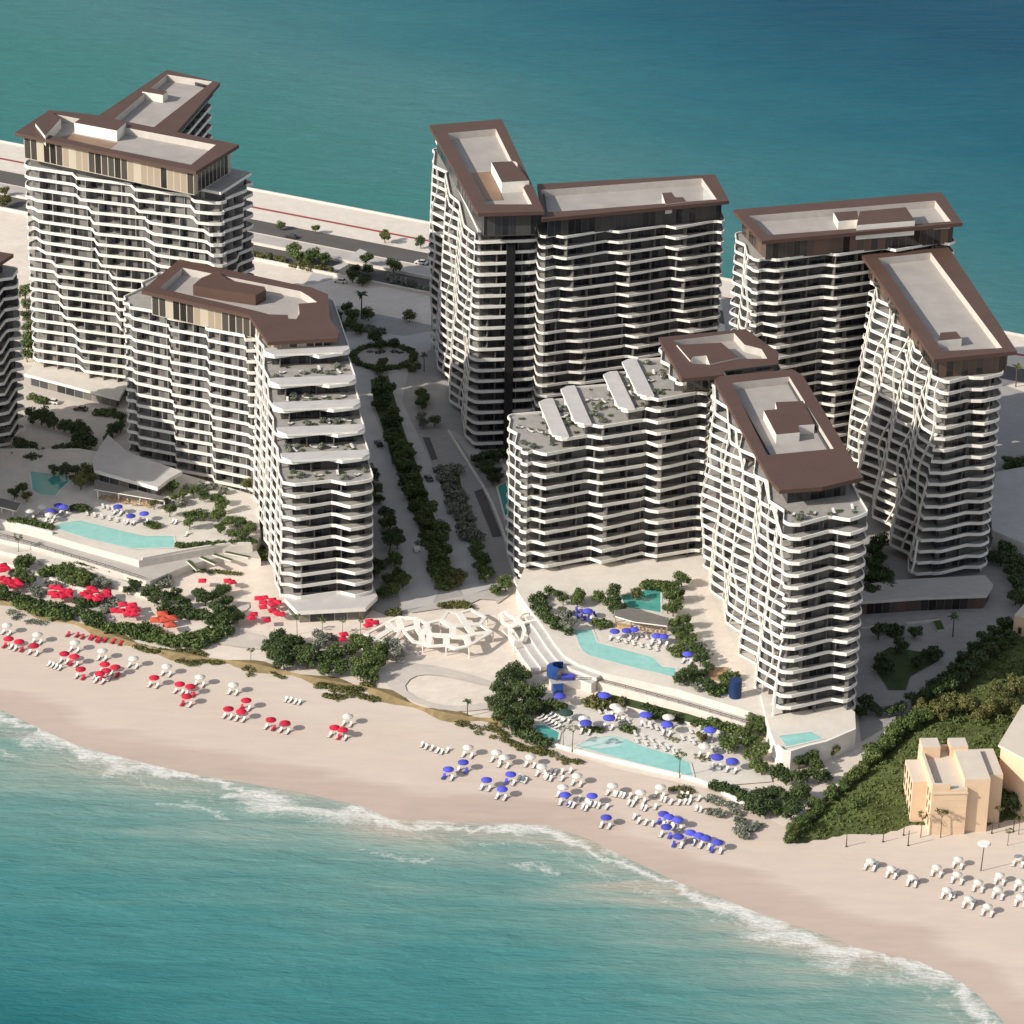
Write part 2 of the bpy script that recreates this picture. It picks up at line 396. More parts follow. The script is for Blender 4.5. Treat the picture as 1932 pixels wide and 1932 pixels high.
# foam: a ragged swash line, a broken second line further out
e1 = tex('n', .045, 1, 1, 0, 8, .62, 1.2); fine = tex('n', .38, 1, 1.4, R(20), 9, .72, 2.5)
d1 = mth('MULTIPLY_ADD', mth('SUBTRACT', e1, .5), 26, na.outputs['Fac'])
def band(d, c, w): return mth('SUBTRACT', 1., mth('MINIMUM', 1., mth('DIVIDE', mth('ABSOLUTE', mth('SUBTRACT', d, c)), w)))
pat = tex('n', .028, 1, 1.5, R(20), 3, .5)
f1 = band(d1, 3., mth('MULTIPLY_ADD', mth('MAXIMUM', 0., mth('SUBTRACT', pat, .47)), 75., 3.2)); f2 = mth('MULTIPLY', band(d1, 17, 4.5), mth('MULTIPLY', mth('GREATER_THAN', big, .58), .7)); f3 = mth('MULTIPLY', band(d1, 9., 4.), .55)
fm = mth('MAXIMUM', f1, mth('MAXIMUM', f2, f3))
cut = mth('SUBTRACT', mth('MULTIPLY_ADD', fm, .66, fine), .80)
fmask = mth('MINIMUM', 1., mth('MAXIMUM', 0., mth('MULTIPLY', cut, 2.6)))
mxf = N.new('ShaderNodeMix'); mxf.data_type = 'RGBA'; L.new(fmask, mxf.inputs['Factor']); L.new(mxs.outputs['Result'], mxf.inputs['A']); mxf.inputs['B'].default_value = (.70, .69, .655, 1)
rip = tex('n', .3, .3, 1.5, R(6), 6, .65, .4)  # light and shade of small waves, put into the water colour
rv = mth('MULTIPLY_ADD', rip, .36, .84); hs = N.new('ShaderNodeHueSaturation'); L.new(rv, hs.inputs['Value']); L.new(mxs.outputs['Result'], hs.inputs['Color']); L.new(hs.outputs['Color'], mxf.inputs['A'])
L.new(mxf.outputs['Result'], b.inputs['Base Color'])
b.inputs['Specular IOR Level'].default_value = .008
L.new(mth('MULTIPLY_ADD', fmask, .5, .26), b.inputs['Roughness'])
w1 = tex('n', .55, .45, 1.7, R(8), 6, .6, .6); w2 = tex('n', .09, .5, 1.6, R(-12), 4, .5, .4)
hb = mth('ADD', mth('MULTIPLY', w1, .55), mth('MULTIPLY', w2, 1.6))
bp = N.new('ShaderNodeBump'); bp.inputs['Strength'].default_value = .75; bp.inputs['Distance'].default_value = 1.0; L.new(hb, bp.inputs['Height']); L.new(bp.outputs['Normal'], b.inputs['Normal'])
sea.data.materials.append(m)

# ------------------------------------------------------------------ sheets on the ground
SHEET = [0.02]
def sheet(name, pts, mat, z=None, kind='structure', sm=0):
    if sm: pts = smooth_pts(pts, sm)
    mb = MB()
    if z is None: SHEET[0] += .012; z = SHEET[0]
    mb.poly(pts, z)
    return tag(mb.build(name, mat), kind=kind)
# ------------------------------------------------------------------ the towers
def samples(poly, rad, step=1.15):
    """points round a convex plan with rounded corners: (point, outward normal, edge, run along the edge, edge length)"""
    n = len(poly); out = []
    E = [(poly[(i+1) % n]-poly[i]) for i in range(n)]
    tr = []
    for i in range(n):
        a, b = E[i-1].normalized(), E[i].normalized()
        ang = math.acos(max(-1, min(1, a.dot(b)))); tr.append(min(rad*math.tan(ang/2), .45*E[i].length, .45*E[i-1].length))
    for i in range(n):
        L_ = E[i].length; d = E[i].normalized(); nr = Vector((d.y, -d.x, 0))
        a, b = tr[i], L_-tr[(i+1) % n]
        k = max(2, int((b-a)/step))
        for q in range(k+1):
            s = a+(b-a)*q/k; out.append((poly[i]+d*s, nr, i, s, L_))
        j = (i+1) % n; d2 = E[j].normalized(); n2 = Vector((d2.y, -d2.x, 0))
        P0, P1, P2 = poly[i]+d*b, poly[j], poly[j]+d2*tr[j]
        for q in (1, 2, 3):
            t = q/4.; p = P0*(1-t)**2+P1*2*t*(1-t)+P2*t*t; nn = (nr*(1-t)+n2*t).normalized()
            out.append((p, nn, i if t < .5 else j, L_ if t < .5 else 0., L_ if t < .5 else E[j].length))
    return out
def wave(amp, lng, sht, phase=0., drift=0., jump=0., every=5, flip=False, seed=1):
    per = lng+sht
    def f(s, k, L_):
        x = (L_-s) if flip else s
        x = x-phase-drift*k-jump*(k//every)
        i = math.floor(x/per); t = x-i*per
        h = random.Random(seed*997+i*31+k//every).random()
        a = amp*(.55+.75*h)
        v = -a+2*a*t/lng if t < lng else a-2*a*(t-lng)/sht
        return v*min(1, max(0, s/4.))*min(1, max(0, (L_-s)/4.))
    return f
def wing(T, poly, z0, n, fh, win, waves={}, depth=2.1, posts={}, divs=7.5, polyfn=None, capfrom=None, lean={}, band=.9, k0=0, wmat='white', low=None):
    """one balcony_slab and one facade_wall for every storey"""
    rad = depth+.6
    for k in range(k0, n+1):
        pl = polyfn(k) if polyfn else poly
        S = samples(pl, rad); z = z0+fh*k
        O, I, F_, us = [], [], [], [0.]
        for (p, nr, e, s, L_) in S:
            o = waves[e](s, k, L_) if e in waves else 0.
            if e in lean: o += lean[e]*(1-k/n)
            O.append(p+nr*o); I.append(p+nr*(o-.28)); F_.append(p-nr*depth)
        for i in range(len(F_)): us.append(us[-1]+(F_[(i+1) % len(F_)]-F_[i]).length)
        up = lambda A, h: [Vector((a.x, a.y, h)) for a in A]
        mb = MB(); zb, zt = z-.36, z+band-.36
        mb.strip(up(O, zb), up(O, zt), 0); mb.strip(up(O, zt), up(I, zt), 0); mb.strip(up(I, zt), up(I, z), 0)
        mb.strip(up(I, z), up(F_, z), 1); mb.strip(up(F_, zb), up(O, zb), 0)
        if k == n or (capfrom is not None and k >= capfrom): mb.poly(F_, z, 1)
        mb.build('balcony_slab', [M[wmat], M['slabtop']], T)
        if k == n: continue
        fb = MB(); h = z+fh-.36; ku = 37.3*k
        SS = samples(polyfn(k+1), rad) if polyfn and k+1 <= n else S
        # the window wall runs along the back of the balconies and folds out into a party wall every few metres
        rr = random.Random(k//3+17*n); run = 0.; nxt = rr.uniform(2, divs); pts = []; seg = []
        FF = [p-nr*depth for (p, nr, e, s, L_) in SS]
        for i, (p, nr, e, s, L_) in enumerate(SS):
            pts.append(FF[i]); seg.append(0)
            ln = (FF[(i+1) % len(FF)]-FF[i]).length; run += ln
            if run > nxt and ln > .6 and SS[(i+1) % len(SS)][2] == e:
                nxt += divs*rr.uniform(.8, 1.25)
                o = (waves[e](s, k, L_) if e in waves else 0.)-.4
                if e in lean: o += lean[e]*(1-k/n)
                tx = (FF[(i+1) % len(FF)]-FF[i]).normalized(); q = p+nr*max(o, -depth+.5); c = FF[i]+tx*.15
                pts += [c, q+tx*.15, q+tx*.4, FF[i]+tx*.4]; seg += [1, 1, 1, 0]
        acc = ku
        for i in range(len(pts)):
            A_, B_ = pts[i], pts[(i+1) % len(pts)]; l2 = (B_-A_).length
            fb.face([(A_.x, A_.y, z), (B_.x, B_.y, z), (B_.x, B_.y, h), (A_.x, A_.y, h)], seg[i], [(acc, k), (acc+l2, k), (acc+l2, k+.999), (acc, k+.999)])
            acc += l2
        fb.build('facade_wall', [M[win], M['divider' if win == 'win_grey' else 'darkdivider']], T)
    for e in posts:                                     # lattice ribs climb the edge of the balconies, drifting sideways
        sp, dr = posts[e]; pl = polyfn(k0) if polyfn else poly
        L0 = (pl[(e+1) % 4]-pl[e]).length; j = -int(dr*n/sp)-1
        while j*sp < L0:
            pts = []; s = j*sp
            for k in range(k0, n+1):
                pk = polyfn(k) if polyfn else poly; a, b_ = pk[e], pk[(e+1) % 4]; L_ = (b_-a).length
                d = (b_-a).normalized(); nr = Vector((d.y, -d.x, 0))
                s = j*sp+dr*k+1.3*math.sin(k*.8+j*1.7)
                if not 1.5 < s < L_-1.5:
                    if len(pts) > 2: break
                    pts = []; continue
                o = (waves[e](s, k, L_) if e in waves else 0.)+(lean[e]*(1-k/n) if e in lean else 0)
                c = a+d*s+nr*(o-.12); pts.append(Vector((c.x, c.y, z0+fh*k+.2)))
            j += 1
            if len(pts) < 3: continue
            mb = MB()
            prev = None
            d4 = d*.27; n4 = nr*.27
            for p in pts:
                cur = [p+d4+n4, p-d4+n4, p-d4-n4, p+d4-n4]
                if prev: mb.strip(prev, cur)
                prev = cur
            mb.build('lattice_rib', M[wmat], T)
def walls(T, poly, z0, z1, win, name='penthouse_wall', v0=0, cap=None):
    if cap is None: cap = name != 'penthouse_wall'
    mb = MB(); poly = ccw(poly); us = [0.]
    for i in range(len(poly)): us.append(us[-1]+(poly[(i+1) % len(poly)]-poly[i]).length)
    A = [Vector((p.x, p.y, z0)) for p in poly]; B = [Vector((p.x, p.y, z1)) for p in poly]
    mb.strip(A, B, 0, True, us, v0, v0+.999)
    if cap: mb.poly(poly, z1, 1)
    return mb.build(name, [M[win], M['trim']], T)
def roof(T, outer, inner, zr, th=1.1, rec=2.2, deck='recess', edge='brown', soffit='parapet'):
    outer = ccw(outer); mb = MB()
    zb = zr-th
    if inner:
        inner = ccw(inner)
        o3 = [Vector((p.x, p.y, 0)) for p in outer]; i3 = [Vector((p.x, p.y, 0)) for p in inner]
        al = o3+i3
        for t in tessellate_polygon([o3, i3]):
            q = [al[k] for k in t]; nz = (q[1]-q[0]).cross(q[2]-q[0]).z
            if abs(nz) < 1e-9: continue
            if nz < 0: q.reverse()
            mb.face([(p.x, p.y, zr) for p in q], 0); mb.face([(p.x, p.y, zb) for p in q[::-1]], 1)
        mb.strip([Vector((p.x, p.y, zr)) for p in inner], [Vector((p.x, p.y, zr-rec)) for p in inner], 1)
    else:
        mb.poly(outer, zr, 0); mb.poly(outer, zb, 1, True)
    A = [Vector((p.x, p.y, zb)) for p in outer]; B = [Vector((p.x, p.y, zr-.3)) for p in outer]; C = [Vector((p.x, p.y, zr)) for p in outer]
    mb.strip(A, B, 0); mb.strip(B, C, 0)
    o = mb.build('roof_canopy', [M[edge], M[soffit]], T)
    if inner:
        d = MB(); d.poly(inner, zr-rec, 0); d.build('roof_deck', M[deck], o)
    return o
def rbox(Rf, pts, z0, z1, side='trim', top='brown', name='rooftop_box'):
    mb = MB(); mb.prism(pts, z0, z1, 0, 1); return mb.build(name, [M[side], M[top]], Rf)
def tower(label):
    return empty('apartment_tower', (0, 0, 0), label, 'apartment tower', 'apartment towers of the resort')
def quad(FL, FR, BL, BR=None):
    if BR is None: BR = FR+(BL-FL)
    return [Vector((p.x, p.y, 0)) for p in (FL, FR, BR, BL)]
def tpar(a, b, p):
    d = Vector((b.x-a.x, b.y-a.y, 0)); return ((p.x-a.x)*d.x+(p.y-a.y)*d.y)/d.length_squared
TERR = []          # terrace spots to plant and furnish: (four corners, height, amount)

# --- left back tower
T = tower('white banded tower at the back left with timber penthouse and two roofs')
a1 = quad(P(41, 313, 70), P(419, 386, 70), P(106, 270, 70), P(482, 345, 70))
wing(T, a1, 3, 20, 3.35, 'win_grey', {0: wave(1.6, 17, 3.8, 12, .55, 3.5, 6, True, 3), 1: wave(1.3, 9, 4, 2, .4, 2, 5, False, 8), 3: wave(.8, 8, 3, 1)}, divs=5.5)
ins = inset(a1, 1.6)
mb = MB(); mb.prism(inset(a1, 2.1), 70, 73, 0, 1); mb.build('mezzanine_wall', [M['win_grey'], M['slabtop']], T)
mb = MB(); tp = inset(a1, .9); mb.prism(tp, 72.6, 73.5, 0, 1, True); mb.build('balcony_slab', [M['white'], M['slabtop']], T)
ro = QS('1', [(105, 615), (1385, 890), (1690, 700), (640, 485), (350, 455)], 82)
walls(T, inset(ro, 2.0), 73.5, 81, 'win_wood')
rf = roof(T, ro, QS('1', [(330, 628), (755, 725), (1350, 842), (1525, 702), (400, 487)], 82), 82)
zz = 79.8
rbox(rf, QS('1', [(525, 545), (825, 602), (890, 545), (690, 490), (590, 500)], 83.2), zz, 83.2, 'white', 'brown')
mb = MB(); mb.poly(QS('1', [(360, 660), (750, 745), (830, 690), (520, 625)], zz+.06), zz+.06); mb.build('sun_terrace', M['bronze'], rf)
rbox(rf, QS('1', [(250, 550), (320, 640), (430, 515), (350, 460)], 83), zz, 83, 'trim', 'brown')
a2o = QS('1', [(480, 640), (1225, 640), (1555, 262), (1180, 170)], 79)
a2 = inset(a2o, 2.2)
wing(T, a2, 3.5, 21, 3.4, 'win_dark', {}, divs=6, depth=1.6)
walls(T, inset(a2o, 2.0), 74.9, 78, 'win_dark')
rf2 = roof(T, a2o, QS('1', [(760, 560), (1090, 575), (1500, 255), (1180, 205)], 79), 79)
rbox(rf2, QS('1', [(1005, 325), (1150, 350), (1185, 325), (1050, 298)], 79.4), 76.1, 79.4)

# --- left front tower: a long wing with the roof and a stepped wing towards the beach
T = tower('tower left of the street, its front wing stepping down in garden terraces')
b1FL, b1FR = P(237.5, 853, 3), P(490, 932, 3)
dv = P(339, 489, 57)-P(267, 548, 57)
b1 = [Vector((p.x, p.y, 0)) for p in (b1FL, b1FR, b1FR+dv, b1FL+dv)]
wing(T, b1, 3, 14, 3.4, 'win_grey', {0: wave(1.25, 12, 2.2, 4, .06, .5, 7, True, 21), 3: wave(.9, 9, 3, 2)}, divs=5)
FL, FR, BL = P(539, 1137, 3), P(707, 1129, 3), P(487, 925, 3); BL = BL+(BL-FL).normalized()*18
b2 = quad(FL, FR, BL)
Z2, F2h = 4.6, 3.35
toes = {11: (545, 868), 12: (519, 820), 13: (522, 772), 14: (503, 726.6), 15: (503, 669)}
tt = {k: tpar(FL, BL, P(u, v, Z2+F2h*k+.8)) for k, (u, v) in toes.items()}
def b2poly(k):
    if k <= 10: return b2
    t = tt[k]; o = FL+(BL-FL)*t; q = FR+(BL-FL)*t
    return [o, q, b2[2], b2[3]]
wing(T, b2, Z2, 15, F2h, 'win_dark', {0: wave(1.5, 13, 4, 9.5, .1, .7, 5, True, 5), 3: wave(.45, 9, 5, 3, .3, 0, 5, False, 7)}, polyfn=b2poly, capfrom=10, posts={3: (6.2, .12)}, lean={3: 1.6}, depth=2.4, divs=8)
for k in range(10, 16):
    pl = b2poly(k); nx_ = b2poly(min(15, k+1)); z = Z2+F2h*k
    a, b_ = pl[0], pl[1]; d = (pl[3]-pl[0]).normalized(); w_ = (pl[1]-pl[0]).normalized()
    gap = (nx_[0]-pl[0]).length if k < 15 else 9
    pw = 4.6 if k > 10 else 1.4
    if k > 10:
        mb = MB(); q = [a+d*-.5+w_*2.5, a+d*.0+w_*.3+d*2.2, a+d*pw+w_*.3, b_+d*pw-w_*.3, b_+d*2.-w_*.3, b_+d*-.5-w_*2.5]
        mb.prism(q, z+.35, z+.95, 0, 1, True); mb.build('terrace_canopy', [M['white'], M['plank']], T)
    if k < 15: TERR.append(([a+d*(pw+.6)+w_*2, b_+d*(pw+.6)-w_*1.5, b_+d*(gap+1)-w_*1.5, a+d*(gap+1)+w_*2], z, 1.))
ro = [P(*p, 58.6) for p in ((267, 548), (470, 594), (505, 645), (637, 638), (640, 625), (622, 600), (619, 555), (590, 543), (541, 533), (339, 489))]
inn = [P(*p, 58.6) for p in ((301.6, 543.6), (486, 587), (507.5, 593), (543, 594), (544, 601), (559, 602), (565, 592), (563, 573), (598, 570), (583, 559), (567, 549.5), (344, 505))]
rf = roof(T, ro, inn, 58.6)
walls(T, inset(ro, 2.2), 50.7, 57.6, 'win_wood')
rbox(rf, [P(*p, 59.6) for p in ((364, 538), (380, 524), (410, 512), (430, 528), (499, 541), (502, 547), (482, 557), (420, 548))], 55.7, 59.6, 'brown', 'brown')

# --- centre back tower, an L
T = tower('centre back tower with a dark vertical slot down its narrow front')
c1 = quad(P(895, 459, 67), P(1019, 454, 67), P(813, 282, 67))
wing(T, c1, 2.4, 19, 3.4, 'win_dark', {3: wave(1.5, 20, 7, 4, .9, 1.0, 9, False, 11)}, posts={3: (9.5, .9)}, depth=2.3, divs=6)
mb = MB(); d = (c1[1]-c1[0]).normalized(); nr = Vector((d.y, -d.x, 0)); o = c1[0]+d*((c1[1]-c1[0]).length*.49)
mb.prism([o-nr*1.9, o+d*2.5-nr*1.9, o+d*2.5+nr*.95, o+nr*.95], .5, 66.2, 0); mb.build('slot_panel', M['dark'], T)
up_ = inset(c1, 1.2); mb = MB(); mb.prism(up_, 69.9, 70.9, 0, 1, True); mb.build('balcony_slab', [M['white'], M['slabtop']], T)
walls(T, inset(c1, 2.4), 67, 69.95, 'win_dark', 'facade_wall')
ro = QS('5', [(108, 192), (385, 690), (760, 680), (520, 158)], 79)
walls(T, inset(ro, 2.2), 70.9, 78, 'win_dark')
rf = roof(T, ro, QS('5', [(212, 238), (430, 640), (690, 640), (640, 545), (672, 508), (600, 400), (575, 395), (485, 213)], 79), 79)
mb = MB(); mb.poly(QS('5', [(345, 462), (430, 620), (530, 615), (460, 455)], 76.9), 76.9); mb.build('sun_terrace', M['bronze'], rf)
rbox(rf, QS('5', [(460, 402), (578, 396), (674, 506), (520, 516)], 80.2), 76.1, 80.2, 'white', 'brown')
c2 = quad(P(1018, 449, 70.4), P(1370, 419, 70.4), P(1000, 392, 70.4), P(1345, 365, 70.4))
wing(T, c2, 3, 20, 3.37, 'win_dark', {0: wave(1.35, 14, 3.2, 9, .25, 1.8, 6, True, 13)}, depth=2.2, divs=8.5, band=.74)
ro = QS('5', [(745, 722), (1805, 620), (1725, 470), (720, 525)], 77)
walls(T, inset(ro, 1.9), 70.5, 76, 'win_dark')
rf = roof(T, ro, QS('5', [(768, 685), (968, 672), (1735, 612), (1650, 492), (740, 560)], 77), 77)
rbox(rf, QS('5', [(1445, 640), (1560, 625), (1545, 600), (1500, 600), (1480, 572), (1425, 576)], 77.15), 74.1, 77.15)
rbox(rf, QS('5', [(1662, 612), (1735, 610), (1720, 572), (1662, 540)], 76.2), 74.1, 76.2, 'white', 'trim')

# --- right back tower: D wing behind, G wing running towards the viewer
T = tower('right back tower with a long brown roofed wing and a dark shaded lattice side')
d1_ = quad(P(1422, 493.3, 69), P(1806, 459, 69), P(1383, 440.5, 69))
wing(T, d1_, 4.4, 19, 3.4, 'win_dark', {0: wave(1.6, 15, 3.2, 3, .05, .5, 7, True, 17), 3: wave(1.2, 8, 4, 1, .5, 0, 5, False, 6)}, depth=2.3, divs=8, posts={3: (6, .4)}, band=.8)
ro = QS('6', [(165, 305), (340, 495), (1560, 385), (1430, 197)], 76)
walls(T, inset(ro, 2.2), 69.1, 75, 'win_brown')
rf = roof(T, ro, QS('6', [(262, 343), (375, 460), (1488, 376), (1392, 250)], 76), 76)
rbox(rf, QS('6', [(805, 375), (930, 365), (918, 312), (775, 322)], 76.4), 73.1, 76.4)
rbox(rf, QS('6', [(915, 400), (1270, 372), (1215, 290), (935, 315)], 77.6), 73.1, 77.6, 'white', 'brown')
gFL, gFR, gBL = P(1779, 724.6, 61.4), P(1897, 706, 61.4), P(1638, 530.6, 61.4)
g1 = quad(gFL, gFR, gBL)
wing(T, g1, 3.6, 17, 3.4, 'win_mid', {0: wave(1.3, 15, 3.5, 7, .1, .6, 5, True, 19), 3: wave(1.7, 13, 6, 6, .9, 0, 5, False, 23)}, posts={3: (6.2, .8)}, lean={3: 3.5}, depth=2.4, divs=8)
ro = QS('6', [(945, 575), (1385, 1215), (1890, 1165), (1475, 535)], 68)
walls(T, inset(ro, 2.0), 61.5, 67, 'win_brown')
rf = roof(T, ro, QS('6', [(1045, 600), (1435, 1165), (1800, 1145), (1365, 566)], 68), 68)
rbox(rf, QS('6', [(1410, 1102), (1555, 1088), (1520, 1045), (1425, 1052)], 68.1), 65.1, 68.1)

# --- right front tower: E wing stepping up, F wing towards the beach
T = tower('front right tower with stepped left wing and a sunlit white lattice side')
eFL, eFR = P(978.5, 1091, 3), P(1330, 1060, 3)
fFL, fFR, fBL = P(1484.8, 1020.7, 55.4), P(1641, 998, 55.4), P(1338, 745, 55.4)
dv = (fBL-fFL).normalized()*27
e1 = [Vector((p.x, p.y, 0)) for p in (eFL, eFR, eFR+dv, eFL+dv)]
E0, Eh = 3., 3.4
etoe = {12: (1050, 829), 13: (1090.5, 801), 14: (1174, 775), 15: (1210.6, 751), 16: (1274.7, 721)}
te = {k: tpar(e1[0], e1[1], P(u, v, E0+Eh*k+.8)) for k, (u, v) in etoe.items()}
def epoly(k):
    if k <= 11: return e1
    t = te[k]; return [e1[0]+(e1[1]-e1[0])*t, e1[1], e1[2], e1[3]+(e1[1]-e1[0])*t]
wing(T, e1, E0, 16, Eh, 'win_mid', {0: wave(1.6, 13, 3, 1.5, .05, .25, 6, True, 29), 3: wave(.8, 8, 3, 2)}, polyfn=epoly, capfrom=11, depth=2.5, divs=9)
for k in range(11, 16):
    pl = epoly(k); nx_ = epoly(k+1); z = E0+Eh*k; d = (pl[1]-pl[0]).normalized(); w_ = (pl[3]-pl[0]).normalized()
    gap = (nx_[0]-pl[0]).length
    pw = 3.8 if k > 11 else .8
    if k > 11:
        mb = MB(); a, b_ = pl[0], pl[3]
        q = [a-d*.6+w_*2, a+w_*.2+d*1.6, a+d*pw+w_*.2, b_+d*pw-w_*.2, b_+d*1.6-w_*.2, b_-d*.6-w_*2]
        mb.prism(q, z+.35, z+.95, 0, 1, True); mb.build('terrace_canopy', [M['white'], M['plank']], T)
    TERR.append(([pl[0]+d*(pw+.6)+w_*1.5, pl[0]+d*(gap+1.5)+w_*1.5, pl[3]+d*(gap+1.5)-w_*1.5, pl[3]+d*(pw+.6)-w_*1.5], z, 1.))
pl = epoly(16)
ro = QS('f', [(850, 130), (960, 325), (1390, 285), (1415, 270), (1415, 200), (1260, 90)], 62)
walls(T, inset(ro, 1.8), 57.4, 61, 'win_brown')
rf = roof(T, ro, QS('f', [(920, 145), (985, 222), (1010, 255), (1090, 258), (1230, 232), (1362, 230), (1335, 185), (1255, 165), (1205, 110)], 62), 62)
rbox(rf, QS('f', [(935, 165), (1000, 240), (1010, 222), (1075, 215), (1090, 255), (1230, 225), (1145, 155)], 62.4), 59.1, 62.4, 'trim', 'brown')
f1_ = quad(fFL, fFR, fBL)
F0, Fh = 4.4, 3.4
def fpoly(k):
    if k <= 15: return f1_
    t = tpar(fFL, fBL, P(1475, 988.7, F0+Fh*16+.8)); return [fFL+(fBL-fFL)*t, fFR+(fBL-fFL)*t, f1_[2], f1_[3]]
wing(T, f1_, F0, 16, Fh, 'win_mid', {0: wave(1.5, 15, 3.6, 8, .05, .4, 5, True, 31), 3: wave(1.7, 13, 6, 5, .95, 0, 5, False, 37)}, polyfn=fpoly, capfrom=15, posts={3: (5.6, .85)}, depth=2.4, divs=8)
pl = fpoly(16); d = (pl[3]-pl[0]).normalized()
TERR.append(([pl[0]+d*1.5+(pl[1]-pl[0])*.08, pl[1]+d*1.5-(pl[1]-pl[0])*.08, pl[1]+d*9, pl[0]+d*9], F0+Fh*16, .6))
pent = [pl[0]+d*11, pl[1]+d*11, pl[2], pl[3]]
walls(T, inset(pent, 3.2), F0+Fh*16, 63.4, 'win_dark')
ro = QS('f', [(1112, 330), (1140, 312), (1480, 280), (1530, 310), (1815, 790), (1620, 835), (1420, 850), (1370, 790)], 64.6)
rf = roof(T, ro, QS('f', [(1195, 345), (1360, 685), (1675, 655), (1465, 315)], 64.6), 64.6)
rbox(rf, QS('f', [(1345, 475), (1405, 588), (1515, 578), (1510, 545), (1585, 540), (1530, 430), (1400, 435), (1408, 468)], 65.), 61.7, 65., 'trim', 'brown')

# --- tower cut by the left edge of the picture
T = tower('dark shaded tower cut off by the left edge of the photo')
tA, tB = P(54, 806, 3), P(-270, 1049, 3)
dd = (tA-tB).normalized(); nn = Vector((-dd.y, dd.x, 0))
t0 = [tB, tA, tA+nn*24, tB+nn*24]
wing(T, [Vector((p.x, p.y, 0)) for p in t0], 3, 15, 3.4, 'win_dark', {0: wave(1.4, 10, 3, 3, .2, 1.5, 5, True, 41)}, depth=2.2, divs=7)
walls(T, inset(t0, 4), 54, 58, 'win_brown'); roof(T, inset(t0, 1.5), inset(t0, 6), 59.2)

# ------------------------------------------------------------------ ground sheets
def PW(*pts, z=0.): return [P(u, v, z) for u, v in pts]
sheet('promenade', [P(*p) for p in ((-60, 1125), (60, 1150), (140, 1178), (260, 1215), (400, 1250), (520, 1268), (640, 1285), (720, 1300), (790, 1335), (860, 1352), (935, 1355), (1000, 1395), (1160, 1450), (1340, 1490),
      (1480, 1560), (1560, 1500), (1660, 1440), (1932, 1300), (1990, 1290), (1990, 690), (1700, 640), (900, 480), (400, 395), (-60, 330))], M['paver'])
far = lambda t, d: FARA+fdir*t-fnrm*d
def fstrip(name, t0, t1, d0, d1, mat): return sheet(name, [far(t0, d0), far(t1, d0), far(t1, d1), far(t0, d1)], mat)
LF = (FARB-FARA).length
fstrip('back_beach', -60, LF+60, .5, 26, M['cream']); fstrip('jogging_path', -60, LF+60, 15.2, 16.8, M['redpath'])
fstrip('coast_road', -60, LF+60, 27, 38, M['asphalt']); fstrip('verge', -60, 250, 39, 47, M['greypave']); fstrip('service_road', -60, 300, 49, 60, M['asphalt'])
mb = MB(); a, b_ = far(-60, .6), far(LF+60, .6); c, d = far(LF+60, 0), far(-60, 0)
mb.prism([a, b_, c, d], -3, .7, 0); tag(mb.build('sea_wall', M['stone']), 'long low stone sea wall along the far shore behind the towers', 'sea wall')
sheet('service_road', QS('3', [(1120, 180), (1185, 205), (1010, 320), (905, 380), (880, 440), (720, 480), (650, 485), (720, 380), (850, 350), (960, 300)]), M['road'])
sheet('courtyard', [P(*p) for p in ((480, 548), (640, 578), (900, 632), (900, 800), (960, 900), (985, 1090), (900, 1125), (740, 1165), (700, 1150), (640, 900), (600, 640))], M['shadepave'])  # near edge follows the tower shadow; part of that shade is in the paving
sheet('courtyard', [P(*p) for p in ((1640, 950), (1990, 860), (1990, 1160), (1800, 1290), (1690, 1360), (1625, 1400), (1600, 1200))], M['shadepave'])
sheet('courtyard', [P(*p) for p in ((-60, 690), (150, 690), (260, 760), (240, 860), (-60, 870))], M['pathpave'])
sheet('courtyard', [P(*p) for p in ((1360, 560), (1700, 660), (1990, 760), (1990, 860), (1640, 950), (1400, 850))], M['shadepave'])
for d_, h_, lab in ((48., .9, 'long pale kerb wall between the planted verge and the service road'), (61.5, 1.1, 'long pale retaining wall on the town side of the service road')):
    a, b_ = far(40, d_), far(300, d_); c, d = far(300, d_+.7), far(40, d_+.7)
    mb = MB(); mb.prism([a, b_, c, d], 0, h_, 0); tag(mb.build('retaining_wall', M['stone']), lab, 'wall')
# the avenue
sheet('street', [Q('b', 120, 560), Q('b', 380, 690), Q('b', 420, 930), Q('b', 560, 1020), Q('b', 540, 1380), Q('c', 300, 60), Q('c', 560, 800), Q('c', 860, 1560), Q('c', 780, 1740), Q('c', 480, 1800), Q('c', 330, 1180), Q('c', 130, 300),
      Q('c', 60, 20), Q('b', 350, 1420), Q('b', 240, 960), Q('b', 190, 700)], M['road'])
sheet('street', [Q('b', 690, 960), Q('b', 900, 1010), Q('b', 840, 1300), Q('c', 800, 380), Q('c', 1180, 1200), Q('c', 1400, 1560), Q('c', 1100, 1660), Q('c', 990, 1440), Q('c', 700, 620), Q('c', 560, 150), Q('b', 760, 1320)], M['road'])
sheet('road', QS('b', [(330, 560), (860, 640), (1130, 590), (1130, 780), (960, 880), (690, 960), (450, 930), (280, 800), (200, 660)]), M['road'])
sheet('garden_bed', [Q('b', 520, 1080), Q('b', 700, 1040), Q('b', 790, 1350), Q('c', 500, 20), Q('c', 620, 320), Q('c', 770, 760), Q('c', 890, 1150), Q('c', 960, 1430), Q('c', 940, 1560), Q('c', 840, 1510), Q('c', 690, 1070), Q('c', 560, 730), Q('c', 430, 400), Q('c', 310, 60), Q('b', 560, 1330)], M['lawn'])
sheet('garden_bed', QS('c', [(820, 350), (1040, 340), (1080, 600), (1180, 860), (1250, 1060), (1090, 1060), (930, 700), (840, 480)]), M['lawn'])
c0 = Q('b', 655, 815); rr_ = (Q('b', 960, 815)-Q('b', 350, 815)).length/2
